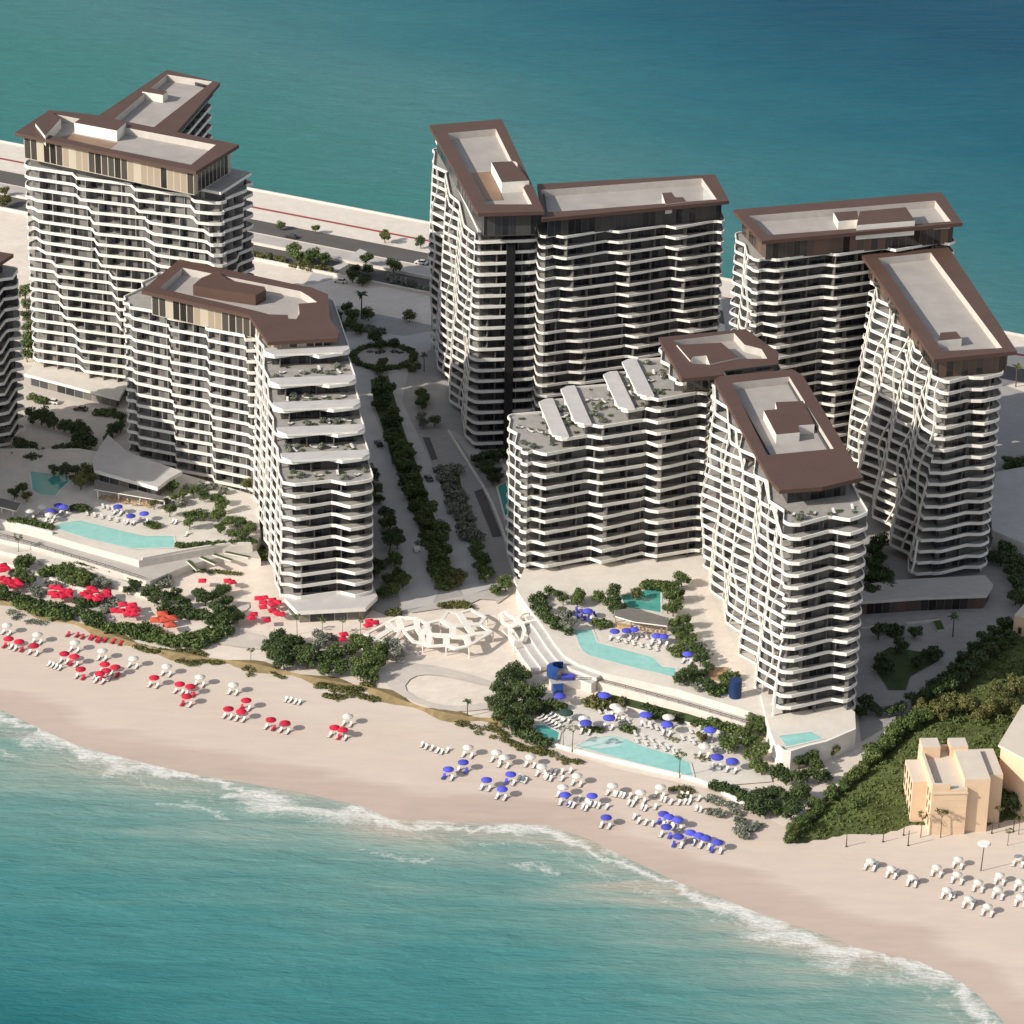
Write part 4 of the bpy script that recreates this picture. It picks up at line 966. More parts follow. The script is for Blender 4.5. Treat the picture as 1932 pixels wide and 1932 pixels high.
# main villa: front at the sand, windows on its lit left side
vf, vr, vb = Q('k', 922, 1115, .3), Q('k', 1528, 1105, .3), Q('k', 735, 880, .3)
u_ = (vr-vf); W_ = u_.length; u_.normalize(); dv = Vector((-u_.y, u_.x, 0)); Dp = 20.
def L(x, y): return Vector((vf.x+u_.x*x+dv.x*y, vf.y+u_.y*x+dv.y*y, 0))
W1 = W_*.62
pv = [('wall', [L(0, 0), L(W1, 0), L(W1, Dp), L(0, Dp)], 0, 12.5, 'peach', 'peachroof'),
      ('tower_wall', [L(W1*.93, 1.2), L(W_+.3, 1.2), L(W_+.3, Dp*.8), L(W1*.93, Dp*.8)], 0, 14.6, 'peach', 'peachroof'),
      ('parapet', [L(0, 0), L(W_*.31, 0), L(W_*.31, .7), L(.7, .7), L(.7, Dp-.7), L(0, Dp)], 12.45, 14., 'peach', 'peachroof'),
      ('parapet', [L(0, Dp-.7), L(W1, Dp-.7), L(W1, Dp), L(0, Dp)], 12.4, 13.9, 'peach', 'peachroof'),
      ('turret', [L(.2, Dp-4.4), L(4.6, Dp-4.4), L(4.6, Dp+.3), L(.2, Dp+.3)], 12.4, 15.6, 'peach', 'peachroof'),
      ('turret', [L(W1-1.5, Dp-4.2), L(W1+2.8, Dp-4.2), L(W1+2.8, Dp+.3), L(W1-1.5, Dp+.3)], 0, 15.5, 'peach', 'peachroof'),
      ('side_wing', [L(-3.6, 6), L(0, 6), L(0, 17), L(-3.6, 17)], 0, 11.4, 'peach', 'peachroof'), ('rear_block', [L(W_+.3, 5), L(W_+4.2, 5), L(W_+4.2, Dp*.9), L(W_+.3, Dp*.9)], 0, 13.6, 'peach', 'peachroof'), ('cornice', [L(-.15, -.25), L(W1+.1, -.25), L(W1+.1, 0), L(-.15, 0)], 11.3, 11.8, 'peach', 'peachroof')]
villa('peach villa with roof turrets and a windowed left side beside the sand', pv, [(L(0, 6), L(0, .6), 2, 3, 2, 1.0, 1.9, 3.4), (L(-3.6, 17), L(-3.6, 6), 2, 3, 4, .9, 1.9, 3.3)], L(0, 0))
mb = MB()
v2 = [P(u, v, 17) for u, v in ((1889, 1402), (1960, 1440), (1990, 1400), (1990, 1300), (1932, 1330))]
def courses():
    V_ = [o for o in bpy.data.objects if o.name.startswith('villa')][0]
    for k in range(5):
        mb = MB(); z = 2.1+k*1.85; mb.prism([L(.1, -.05), L(W1-.1, -.05), L(W1-.1, 0), L(.1, 0)], z, z+.1, 0); mb.build('string_course', M['peach'], V_)
courses()
villa('larger peach villa with a sloping roof cut by the right edge', [('wall', v2, 0, 16., 'peach', 'peachroof'), ('roof', inset(v2, -.6), 16.003, 16.6, 'peachroof', 'peachroof')], [], v2[0])
v3 = [P(u, v, 9) for u, v in ((1914, 1160), (1990, 1185), (2020, 1130), (1932, 1140))]
villa('small peach villa glimpsed above the trees at the right edge', [('wall', v3, 0, 9, 'peach', 'peachroof')], [(v3[0], v3[1], 4, 1, 3, 1., 1.8, 3.)], v3[0])

# ------------------------------------------------------------------ plants
def blob_leaves(mb, seed, lumps, n, size, flat=0., hollow=.35):
    """leaf sized faces spread through a heap of uneven lumps"""
    rd = random.Random(seed)
    tot = sum(l[3] for l in lumps)
    for (cx, cy, cz, r, sq) in lumps:
        for _ in range(int(n*r/tot)):
            d = Vector((rd.gauss(0, 1), rd.gauss(0, 1), rd.gauss(0, 1))).normalized()
            q = r*(hollow+(1-hollow)*rd.random()**.55)*(1+.28*noise.noise(d*2.3+Vector((seed, cx, cz))))
            c = Vector((cx+d.x*q, cy+d.y*q, max(.05, cz+d.z*q*sq)))
            nrm = (d+Vector((rd.gauss(0, .6), rd.gauss(0, .6), rd.gauss(0, .6)+.35))).normalized()
            a = nrm.orthogonal().normalized(); b_ = nrm.cross(a); t = rd.random()*6.28
            a, b_ = a*math.cos(t)+b_*math.sin(t), b_*math.cos(t)-a*math.sin(t)
            s = size*rd.uniform(.6, 1.35)
            mb.face([c-a*s*.5, c+b_*s*.36, c+a*s*.5, c-b_*s*.36])
def mk_tree(seed, mat, h=5.8, r=2.7, n=1050, size=.52, trunk=True, name='tree'):
    T = empty(name, (0, 0, 0)); rd = random.Random(seed); hc = h*.52
    lumps = [(0, 0, hc, r*.72, .9)]
    for i in range(7):
        a = i*.9+rd.random(); q = r*rd.uniform(.4, .68); lumps.append((math.cos(a)*q, math.sin(a)*q, hc+rd.uniform(-.42, .36)*r, r*rd.uniform(.32, .52), .85))
    mb = MB(); blob_leaves(mb, seed, lumps, n, size); mb.build('crown', M[mat], T)
    mb = MB(); p0 = Vector((0, 0, -.3)); p1 = Vector((rd.uniform(-.15, .15), rd.uniform(-.15, .15), hc*.55)); mb.tube(p0, p1, .24, .15, 6, 0, False)
    for i in range(4):
        a = i*1.57+rd.random(); mb.tube(p1, p1+Vector((math.cos(a)*r*.45, math.sin(a)*r*.45, h*.3)), .13, .04, 5, 0, False)
    mb.build('trunk', M['trunk'], T); return T
def mk_bush(seed, mat, h=2.6, r=2.05, n=400, size=.52, name='shrub'):
    rd = random.Random(seed); lumps = [(0, 0, h*.4, r*.6, h/r*.62)]
    for i in range(6):
        a = i*1.05+rd.random()*.6; q = r*rd.uniform(.4, .72); lumps.append((math.cos(a)*q, math.sin(a)*q, h*rd.uniform(.25, .5), r*rd.uniform(.28, .48), h/r*.6))
    mb = MB(); blob_leaves(mb, seed, lumps, n, size); return mb.build(name, M[mat])
def mk_slim(seed, mat, h=7.5, r=1.6, n=150, name='sapling'):
    T = empty(name, (0, 0, 0)); rd = random.Random(seed)
    mb = MB(); top = Vector((.2, .1, h*.72)); mb.tube((0, 0, -.3), top, .13, .09, 6, 0, False); lumps = []
    for i in range(6):
        a = i*1.05+rd.random(); e = top+Vector((math.cos(a)*r*.7, math.sin(a)*r*.7, rd.uniform(.1, .24)*h)); mb.tube(top-Vector((0, 0, .1*i)), e, .06, .03, 4, 0, False); lumps.append((e.x, e.y, e.z, r*.42, .7))
    mb.build('trunk', M['trunk'], T)
    mb = MB(); blob_leaves(mb, seed, lumps, n, .42, hollow=.1); mb.build('crown', M[mat], T); return T
def mk_palm(seed, mat, h=7., name='palm_tree'):
    T = empty(name, (0, 0, 0)); rd = random.Random(seed); mb = MB()
    mb.tube((0, 0, -.3), (.2, .1, h), .24, .16, 7, 0, False); mb.build('trunk', M['trunk'], T)
    mb = MB()
    for i in range(16):
        a = i*.393*1.03+rd.random()*.2; L_ = rd.uniform(2., 2.7); prev = None; el = rd.uniform(.1, .9)
        for k in range(7):
            t = k/6; q = L_*t; z = h+q*el-1.0*t*t*L_*.62; c = Vector((.2+math.cos(a)*q, .1+math.sin(a)*q, z)); w_ = .42*math.sin(min(1, t+.18)*math.pi)+.03
            s_ = Vector((-math.sin(a), math.cos(a), 0))*w_; cur = (c-s_-Vector((0, 0, w_*.5)), c, c+s_-Vector((0, 0, w_*.5)))
            if prev: mb.face((prev[0], prev[1], cur[1], cur[0])); mb.face((prev[1], prev[2], cur[2], cur[1]))
            prev = cur
    mb.build('crown', M[mat], T); return T
PROTO = {}
def proto(kind, mat):
    k = (kind, mat)
    if k not in PROTO:
        if kind == 'tree': PROTO[k] = [mk_tree(s_*13+hash_(mat), mat, name=NM[mat][0]) for s_ in range(3)]
        elif kind == 'bigtree': PROTO[k] = [mk_tree(s_*17+3+hash_(mat), mat, 6.4, 3.5, 1650, .54, name=NM[mat][0]) for s_ in range(3)]
        elif kind == 'bush': PROTO[k] = [mk_bush(s_*7+hash_(mat), mat, name=NM[mat][1]) for s_ in range(3)]
        elif kind == 'low': PROTO[k] = [mk_bush(s_*5+1+hash_(mat), mat, .8, 1.5, 110, .42, name='dune_plant') for s_ in range(3)]
        elif kind == 'slim': PROTO[k] = [mk_slim(s_*3+hash_(mat), mat) for s_ in range(2)]
        elif kind == 'palm': PROTO[k] = [mk_palm(s_+hash_(mat), mat) for s_ in range(2)]
        PROTO[k] = [[o, False] for o in PROTO[k]]
    return PROTO[k]
def hash_(s_): return sum(ord(c)*(i+3) for i, c in enumerate(s_)) % 97
HC = {'tree': 3.1, 'bigtree': 3.4, 'bush': 1.1, 'low': .35, 'slim': 5.6, 'palm': 6.5}
ORD = 'leftmost second third fourth fifth sixth seventh eighth ninth tenth eleventh twelfth thirteenth fourteenth fifteenth sixteenth seventeenth eighteenth nineteenth twentieth twenty-first twenty-second twenty-third twenty-fourth twenty-fifth twenty-sixth twenty-seventh twenty-eighth twenty-ninth thirtieth'.split()
def short(t):
    w_ = t.split()
    while len(w_) > 16 and 'the' in w_: w_.remove('the')
    return ' '.join(w_[:16])
def ordlab(i, n, what): return short(ordlab_(i, n, what))
def ordlab_(i, n, what):
    if n == 1: return 'lone '+what[1]
    if i == 0: return 'leftmost of the '+what[0]
    if i == n-1: return 'rightmost of the '+what[0]
    return ORD[i]+' from left of the '+what[0]
def spawn(src, loc, rz, sc):
    """the first time the made thing itself is moved into place, afterwards copies of it"""
    o, used = src
    if not used: src[1] = True; c = o
    else: c = group_copy(o, loc)
    c.location = loc; c.rotation_euler = (0, 0, rz); c.scale = (sc, sc, sc*random.uniform(.9, 1.12)); return c
NM = {'leaf': ('broadleaf_tree', 'green_shrub'), 'leafdark': ('dark_leaf_tree', 'dark_leaf_shrub'), 'leafyel': ('olive_tree', 'olive_shrub'), 'leafgrey': ('silver_tree', 'silver_shrub')}  # named by leaf tone; the dark-leaved ones are broadleaf plants too
CATS = {'tree': 'tree', 'bigtree': 'tree', 'bush': 'shrub', 'low': 'dune plant', 'slim': 'sapling', 'palm': 'palm tree'}
def plant(kind, mat, s, pts, what, z=0., sc=1., var=.18, each=True):
    """plants with their crowns where the survey has them; what = (plural, singular)"""
    locs = []
    for p in pts:
        q = Q(s, p[0], p[1], z+HC[kind]*sc); u, v = uv(s, p[0], p[1]); k = sc*random.uniform(1-var, 1+var)
        zz_ = z if z else gz(q.x, q.y)
        if not z:
            hh = hill_z(q.x, q.y)
            if hh: q = Q(s, p[0], p[1], hh+HC[kind]*sc); zz_ = hill_z(q.x, q.y)
        locs.append((u, Vector((q.x, q.y, zz_)), k))
    locs.sort(key=lambda t: t[0]); pr = proto(kind, mat)
    for i, (u, q, k) in enumerate(locs):
        c = spawn(pr[(i*7+int(u)) % len(pr)], q, random.random()*6.28, k)
        lab = ordlab(i, len(locs), what) if each and len(locs) <= 30 else what[1]
        tag(c, lab, CATS[kind], what[0])
def line(pts, n, jit=0.):
    out = []; d = [0.]
    for a, b_ in zip(pts, pts[1:]): d.append(d[-1]+math.hypot(b_[0]-a[0], b_[1]-a[1]))
    for i in range(n):
        t = d[-1]*i/max(1, n-1)
        k = max(j for j in range(len(d)-1) if d[j] <= t+1e-6); f = (t-d[k])/max(1e-6, d[k+1]-d[k])
        out.append((pts[k][0]+(pts[k+1][0]-pts[k][0])*f+random.uniform(-jit, jit), pts[k][1]+(pts[k+1][1]-pts[k][1])*f+random.uniform(-jit, jit)*.6))
    return out
# avenue
plant('tree', 'leafdark', 'b', [(625, 1085), (600, 1180), (690, 1190), (590, 1290), (660, 1290), (740, 1390), (700, 1470), (770, 1490), (720, 1590), (790, 1610), (760, 1700), (890, 1730), (800, 1790)], ('trees at the far end of the avenue median', 'dark tree in the avenue median'))
plant('tree', 'leaf', 'c', [(370, 60), (440, 110), (540, 160), (450, 250), (500, 330), (590, 360), (520, 460), (600, 440), (560, 580), (660, 590), (620, 700), (740, 790), (650, 830), (730, 900), (870, 940), (770, 1010), (860, 1050), (910, 1170), (790, 1150), (830, 1240)], ('dense trees at the near end of the avenue median', 'tree in the avenue median'))
plant('bush', 'leaf', 'c', line([(400, 200), (560, 560), (680, 880), (720, 1100)], 14, 14), ('green hedge shrubs lining the left edge of the avenue median', 'hedge shrub'), sc=1.1)
plant('bush', 'leaf', 'c', [(780, 1300), (830, 1310), (900, 1320), (790, 1380), (860, 1390), (930, 1400), (840, 1460), (900, 1470), (880, 1530), (940, 1500), (860, 1520)], ('bright hedge shrubs at the foot of the avenue median', 'hedge shrub'), sc=1.2)
plant('tree', 'leafyel', 'c', [(1010, 1420), (1070, 1470), (980, 1490)], ('olive trees just beyond the end of the median', 'olive tree'), sc=.75)
plant('bush', 'leafgrey', 'c', [(870, 370), (930, 380), (1010, 365), (900, 440), (960, 470), (940, 540), (1020, 560), (980, 610), (1050, 620), (970, 690), (1060, 700), (1010, 760), (1090, 770), (1060, 840), (1130, 850), (1080, 910), (1170, 930), (1110, 980), (1180, 1000), (1130, 1040), (1210, 1040)], ('grey leaved shrubs in the planting strip of the right avenue lane', 'grey shrub'), sc=1.3)
plant('tree', 'leaf', 'c', [(1220, 1160), (1240, 1250), (1310, 1270), (1260, 1340), (1340, 1370), (1320, 1440), (1410, 1560), (1490, 1490), (1520, 1530)], ('trees at the near end of the right avenue lane', 'tree by the right avenue lane'), sc=.8)
plant('tree', 'leafdark', 'c', [(180, 420), (130, 640), (240, 640), (200, 560), (320, 800), (290, 890), (350, 900), (340, 1010), (400, 990), (350, 1110), (420, 1100), (170, 1290), (240, 1330), (190, 1370)], ('shaded trees between the left tower and the avenue', 'shaded tree by the left tower'), sc=.85)
plant('bigtree', 'leaf', 'c', [(400, 1270), (440, 1400), (330, 1440), (480, 1480), (370, 1560), (280, 1590)], ('large trees at the corner of the left tower and the avenue', 'large tree'), sc=.8)
plant('bush', 'leafyel', 'c', [(360, 1800), (420, 1800)], ('olive shrubs beside the white cell canopy', 'olive shrub'))
plant('bush', 'leafyel', 'c', line([(880, 1740), (960, 1730), (1060, 1730), (1150, 1745)], 9, 14), ('dry coloured shrubs in the bed behind the white cell canopy', 'dry shrub'), sc=.8)
# roundabout
plant('bush', 'leaf', 'b', [(655+305*math.cos(t), 830+118*math.sin(t)) for t in [i*2*math.pi/28 for i in range(28)]], ('hedge shrubs ringing the roundabout island', 'ring hedge shrub'), sc=.85, var=.1)
plant('tree', 'leafdark', 'b', [(570, 640), (620, 690), (760, 670)], ('trees on the roundabout island', 'tree'), sc=.9)
plant('low', 'leafdark', 'b', [(520, 790), (600, 800), (640, 790), (760, 790), (820, 800)], ('low dark plants on the roundabout island', 'low plant'))
plant('tree', 'leaf', 'b', [(640, 920), (590, 960)], ('small trees between the roundabout and the median', 'tree'), sc=.7)
plant('tree', 'leaf', 'b', [(180, 400), (160, 460), (230, 500), (280, 340), (340, 420), (320, 490), (500, 400), (380, 540)], ('trees beside the brown roof of the left tower', 'tree'), sc=.9)
plant('bush', 'leafgrey', 'b', line([(400, 540), (520, 560), (640, 580)], 7, 12), ('grey shrubs north of the roundabout', 'grey shrub'))
plant('tree', 'leafyel', 'b', [(915, 410)], ('single olive trees by the ramp', 'olive tree by the ramp above the roundabout'), sc=.9)
plant('palm', 'leafdark', 'b', [(430, 260)], ('palms by the ramp', 'dark palm beside the ramp wall'))
plant('palm', 'leafdark', 'b', [(1065, 840)], ('palms by the tower', 'palm beside the centre back tower and roundabout'), sc=.8)
plant('bush', 'leafyel', 'b', [(960, 930), (940, 960)], ('olive shrubs right of the roundabout', 'olive shrub'))
plant('bigtree', 'leaf', 'b', [(1030, 1190), (1070, 1240), (1040, 1290)], ('large trees in front of the centre back tower', 'large tree'), sc=.75)
plant('tree', 'leafgrey', 'b', [(1040, 1420), (1060, 1490)], ('grey leaved trees at the centre back tower', 'grey tree'), sc=.8)
plant('tree', 'leaf', 'b', [(1170, 1470)], ('green trees at the centre back tower', 'green tree next to the grey ones at the centre back tower'), sc=.8)
# coast road
plant('tree', 'leaf', '3', [(560, 180), (590, 230), (720, 210), (690, 250), (820, 240)], ('trees on the coast road verge left of the junction', 'tree'), sc=1.)
plant('bush', 'leafyel', '3', line([(240, 230), (420, 240), (520, 300), (700, 330), (860, 350)], 16, 16), ('olive shrubs on the coast road verge', 'olive shrub'))
plant('tree', 'leafdark', '3', [(1170, 260), (1190, 340), (1080, 350), (1060, 400), (1180, 410), (1140, 430)], ('dark trees at the coast road junction', 'dark tree'), sc=.9)
plant('tree', 'leaf', '3', [(1410, 330)], ('coast road trees', 'green tree on the coast road verge near the centre tower'))
plant('bush', 'leafgrey', '3', line([(1380, 420), (1500, 450), (1680, 520)], 8, 20), ('grey shrubs on the verge near the centre tower', 'grey shrub'))
plant('tree', 'leafyel', '3', [(1335, 60)], ('bright trees by the jogging path', 'bright green tree on the back beach by the red path'))
plant('tree', 'leafdark', '3', [(1640, 120)], ('dark trees by the jogging path', 'dark tree on the back beach beside the centre tower'), sc=.8)
plant('tree', 'leaf', '3', [(745, 0), (450, -30)], ('small trees along the red jogging path', 'tree'), sc=.7)
# back left
plant('tree', 'leaf', '2', [(178, 130), (185, 210), (188, 290), (192, 370), (196, 440), (196, 510), (190, 570)], ('trees in the gap left of the back left tower', 'tree in the gap'), sc=.9)
plant('tree', 'leafyel', '1', [(30, 1010), (45, 1080), (10, 1100)], ('olive trees on the coast road at the left edge', 'olive tree'), sc=.9)
plant('tree', 'leafdark', '2', [(230, 1000), (290, 1010), (340, 1030), (380, 1040), (450, 1060), (500, 1070), (560, 1090), (600, 1110), (590, 1170), (640, 1180), (560, 1160)], ('dark trees below the forecourt of the back left tower', 'dark tree'))
plant('tree', 'leafdark', '2', [(150, 1220), (210, 1240), (120, 1290), (300, 1280), (430, 1250), (500, 1240), (560, 1240), (610, 1270), (570, 1320), (640, 1330), (510, 1310), (240, 1330)], ('dark trees around the shaded pool', 'dark tree by the shaded pool'))
plant('tree', 'leafdark', '2', [(380, 1370), (470, 1390), (530, 1380), (530, 1440), (100, 1540), (160, 1500)], ('dark trees bordering the shaded pool', 'dark tree bordering the shaded pool'), z=ZD, sc=.8)
plant('bush', 'leaf', '2', [(700, 975), (740, 975), (780, 980), (230, 860), (280, 880), (310, 895)], ('shrubs on the sunny forecourt', 'forecourt shrub'), sc=1.1)
plant('tree', 'leafdark', '2', [(850, 1020), (830, 1060), (790, 1100), (770, 1150), (850, 1080)], ('dark trees at the left end of the left tower', 'dark tree'), sc=.75)
plant('tree', 'leafyel', '2', [(570, 1470), (620, 1400), (640, 1440)], ('olive trees at the corner of the hall roof', 'olive tree'), z=ZD, sc=.85)
plant('tree', 'leafyel', 'a', [(270, 480)], ('olive trees by the shaded pool', 'olive tree in front of the shaded pool'), z=ZD, sc=.8)
# left pool terrace
plant('bush', 'leaf', 'a', [(110, 740), (180, 750), (250, 750), (310, 770), (370, 780), (430, 790), (500, 800), (340, 740)], ('shrubs at the left end of the pool terrace', 'shrub'), z=ZD, sc=.85)
plant('bush', 'leafdark', 'a', [(760, 605), (800, 610), (870, 625)], ('dark shrubs behind the left pool', 'dark shrub'), z=ZD)
plant('bush', 'leaf', 'a', [(1490, 780), (1550, 775), (1600, 790), (1540, 800)], ('shrubs in the round bed right of the left pool', 'shrub'), z=ZD, sc=.8)
plant('tree', 'leafyel', 'a', [(1555, 560)], ('olive trees by the round bed', 'olive tree over the round bed by the left pool'), z=ZD, sc=.75)
plant('tree', 'leaf', '2', [(1220, 1500), (1290, 1540), (1370, 1540), (1440, 1560), (1520, 1590), (1230, 1570), (1570, 1640)], ('trees along the foot of the left tower', 'tree'), z=ZD, sc=.75)
plant('bush', 'leafgrey', '2', [(1170, 1600), (1280, 1610), (1340, 1500), (1420, 1500), (1500, 1500), (1580, 1530)], ('grey shrubs along the foot of the left tower', 'grey shrub'), z=ZD, sc=1.1)
plant('tree', 'leaf', '2', [(1200, 1670), (1330, 1700), (1390, 1690), (1340, 1760), (1440, 1700)], ('trees in the beds right of the left pool', 'tree'), z=ZD, sc=.75)
plant('bigtree', 'leaf', '2', [(1540, 1710), (1620, 1750), (1560, 1790), (1700, 1750), (1770, 1790), (1640, 1830), (1720, 1840)], ('dense trees between the left pool and the lattice wall', 'dense tree'), z=ZD, sc=.62)
plant('tree', 'leafyel', '2', [(1745, 1480)], ('olive tree of the lattice', 'olive tree against the white lattice of the left tower'), z=ZD, sc=.7)
plant('bush', 'leaf', 'g', line([(1260, 150), (1400, 140), (1550, 130), (1700, 115), (1800, 120)], 14, 8), ('hedge shrubs along the pointed end of the pool terrace', 'hedge shrub'), z=ZD, sc=.7)
plant('low', 'leaf', 'g', line([(450, 95), (600, 125), (760, 175), (900, 205)], 16, 6), ('low plants in the strip before the left pool', 'low plant'), z=2.4, sc=.8)
plant('low', 'leaf', 'g', line([(1000, 225), (1150, 215), (1310, 190)], 12, 6), ('low hedge plants on the ledge under the terrace point', 'low plant'), z=2.4, sc=.8)
plant('bush', 'leaf', 'g', [(1850, 200), (1870, 230), (1840, 160)], ('shrubs squeezed beside the foot of the lattice', 'shrub'), sc=1.)
plant('slim', 'leaf', 'a', [(180, 950)], ('round headed saplings on the planter', 'round headed sapling on the left planter'), sc=.85)
# beach gardens left
W1_ = ('dense trees in the beach garden', 'dense garden tree')
plant('bigtree', 'leaf', 'a', [(680, 1230), (640, 1290), (760, 1260), (730, 1340), (830, 1300), (860, 1350)], ('large bushy trees below the walkway planter', 'bushy tree'), sc=.72)
plant('bush', 'leaf', 'a', [(420, 1260), (470, 1240), (530, 1240), (590, 1245), (460, 1275)], ('hedge shrubs left of the large bushy trees', 'hedge shrub'), sc=1.1)
plant('tree', 'leafgrey', 'a', [(930, 1330), (1010, 1360), (1070, 1370), (960, 1380)], ('greyish trees right of the large bushy trees', 'greyish tree'), sc=.75)
plant('tree', 'leaf', 'a', [(180, 1150), (230, 1140), (210, 1190), (290, 1160), (240, 1330), (300, 1350), (200, 1300), (20, 1430), (0, 1490), (40, 1480)], ('garden trees at the left edge of the photo', 'garden tree'), sc=.72)
plant('bush', 'leafgrey', 'a', [(130, 1270), (180, 1260), (230, 1270), (350, 1440), (400, 1460), (370, 1490), (1100, 1550), (1160, 1560), (1060, 1620), (1080, 1640), (500, 1380), (560, 1390)], ('grey shrubs among the red parasols', 'grey shrub'), sc=.9)
plant('bush', 'leafdark', 'a', line([(120, 1520), (220, 1530), (300, 1580), (420, 1610), (560, 1620), (690, 1670)], 15, 22), ('dark shrubs along the grassy bank', 'dark bank shrub'), sc=1.25)
plant('bush', 'leaf', 'a', line([(180, 1580), (320, 1630), (500, 1670), (660, 1710)], 11, 20), ('green shrubs in front of the dark ones on the bank', 'bank shrub'), sc=1.2)
plant('bush', 'leafdark', 'a', [(790, 1560), (850, 1570), (910, 1580), (830, 1600), (950, 1570)], ('dark shrubs between the red parasol groups', 'dark shrub'), sc=1.)
plant('bush', 'leaf', 'a', [(900, 1700), (950, 1710), (920, 1750), (980, 1770), (880, 1730)], ('shrubs of the round clump on the path', 'shrub'), sc=1.15)
plant('tree', 'leafdark', 'g', [(900, 450), (960, 440), (1040, 480), (1110, 490), (1090, 530), (1180, 520), (1240, 490), (1260, 550), (1320, 550), (1180, 565)], ('dark trees along the edge of the raised garden bed', 'dark garden tree'), sc=.72)
plant('bigtree', 'leafdark', 'g', [(1400, 470), (1450, 520), (1540, 470), (1590, 450), (1520, 560), (1600, 530), (1560, 610), (1640, 600), (1600, 680), (1680, 640)], ('large dark trees left of the red parasol cluster', 'large dark tree'), sc=.75)
plant('bush', 'leafdark', 'g', line([(1170, 610), (1300, 630), (1420, 640), (1520, 690), (1580, 750)], 13, 16), ('shrubs behind the orange parasol', 'shrub'), sc=1.2)
plant('bush', 'leaf', 'g', line([(790, 735), (900, 740), (1020, 780), (1140, 810), (1260, 830), (1400, 835), (1500, 800)], 24, 20), ('shrubs of the long hedge above the bank', 'hedge shrub'), sc=1.25)
plant('bush', 'leaf', 'g', line([(850, 715), (950, 725), (1050, 730), (1130, 760)], 8, 12), ('shrubs at the back of the long hedge', 'back hedge shrub'), sc=1.1)
plant('bush', 'leaf', 'g', line([(1330, 790), (1420, 780), (1490, 760), (1540, 790)], 8, 14), ('shrubs at the right end of the long hedge', 'hedge shrub'), sc=1.2)
plant('bush', 'leafdark', 'g', [(610, 640), (650, 640), (680, 680), (640, 680), (700, 700)], ('dark shrubs by the small sandy square', 'dark shrub'), sc=1.1)
plant('bigtree', 'leafdark', 'h', [(350, 480), (290, 530), (410, 520), (490, 500), (330, 590), (450, 590), (540, 570), (400, 640), (560, 630)], ('large dark trees behind the bank left of the plaza', 'large dark tree'), sc=.85)
plant('bigtree', 'leaf', 'h', [(900, 470), (880, 550), (960, 520), (1010, 570), (910, 640), (980, 660), (1050, 640), (1080, 570), (940, 720), (1020, 720), (700, 620), (760, 580), (680, 690), (800, 680)], ('large green trees behind the bank at the plaza', 'large green tree'), sc=.85)
plant('tree', 'leafgrey', 'h', [(640, 470), (690, 490), (740, 470), (640, 530), (1150, 540), (1190, 600), (1170, 570)], ('greyish trees around the plaza grove', 'greyish tree'), sc=.75)
plant('slim', 'leaf', 'h', [(490, 370), (670, 390), (810, 360), (940, 380)], ('slender saplings in front of the left tower base', 'slender sapling'), sc=.7)
plant('slim', 'leaf', 'h', [(160, 575)], ('slender saplings on the bank', 'slender sapling standing on the bank'), sc=.7)
plant('palm', 'leafdark', 'h', [(1695, 920)], ('palms on the bank', 'small palm standing on the grassy bank'), sc=.75)
plant('low', 'leafyel', 'h', line([(640, 810), (720, 830), (820, 850), (930, 840), (1020, 810)], 26, 26), ('dune plants on the slope below the plaza grove', 'dune plant'), sc=1.1)
plant('low', 'leafyel', 'h', line([(680, 880), (780, 900), (900, 870), (960, 900), (1060, 915)], 22, 18), ('dune plants at the sandy foot of the grove slope', 'dune plant'), sc=1.)
plant('low', 'leafyel', 'h', [(280, 690), (320, 720), (350, 745), (390, 760), (150, 690), (160, 740), (175, 710), (120, 700)], ('dune plants left of the plaza slope', 'dune plant'))
plant('low', 'leafyel', 'g', line([(960, 870), (1100, 890), (1200, 910), (1330, 900), (1440, 920)], 28, 22), ('dune plants below the long hedge', 'dune plant'), sc=1.1)
plant('low', 'leafyel', 'g', line([(1260, 960), (1330, 990), (1430, 970), (1560, 980)], 16, 12), ('dune plants farther out on the sand', 'dune plant'), sc=1.)
plant('low', 'leafgrey', 'g', [(80, 620), (110, 660), (140, 640), (200, 690), (260, 690), (300, 695), (230, 680)], ('grey dune plants at the left edge', 'grey dune plant'), sc=1.1)
# centre clump and lower pool deck
plant('bigtree', 'leafdark', 'i', [(260, 700), (200, 760), (310, 740), (150, 830), (260, 820), (120, 920), (210, 920), (320, 880), (400, 880), (160, 1000), (280, 980), (380, 960), (240, 1070), (330, 1060)], ('trees of the tall dark clump between beach and plaza', 'tall dark tree'), sc=.9)
plant('bush', 'leafdark', 'i', [(480, 940), (530, 950), (570, 960), (450, 990), (350, 1130), (300, 1150), (400, 1160), (440, 1200), (360, 1180), (480, 1215)], ('dark shrubs at the foot of the tall clump', 'dark shrub'), sc=1.2)
plant('low', 'leafyel', 'i', line([(90, 1100), (180, 1180), (260, 1240), (400, 1275), (520, 1300)], 26, 22), ('dune plants below the small green pool', 'dune plant'), sc=1.1)
plant('low', 'leafyel', 'i', [(590, 1330), (640, 1345), (690, 1350), (720, 1355), (610, 1360), (1370, 1545), (1420, 1540), (1470, 1550), (1500, 1560), (1430, 1600), (1460, 1600)], ('dune plants at the foot of the lower pool wall', 'dune plant'), sc=1.1)
plant('low', 'leafyel', 'h', [(1640, 1085), (1690, 1090), (1740, 1110), (1770, 1150), (1840, 1120), (1880, 1180)], ('dune plants right of the bank end', 'dune plant'), sc=1.1)
plant('bush', 'leafdark', 'i', line([(420, 180), (440, 250), (490, 330), (560, 390), (630, 430)], 14, 26), ('dark shrubs along the curved terrace steps', 'dark shrub'), z=ZE, sc=1.1)
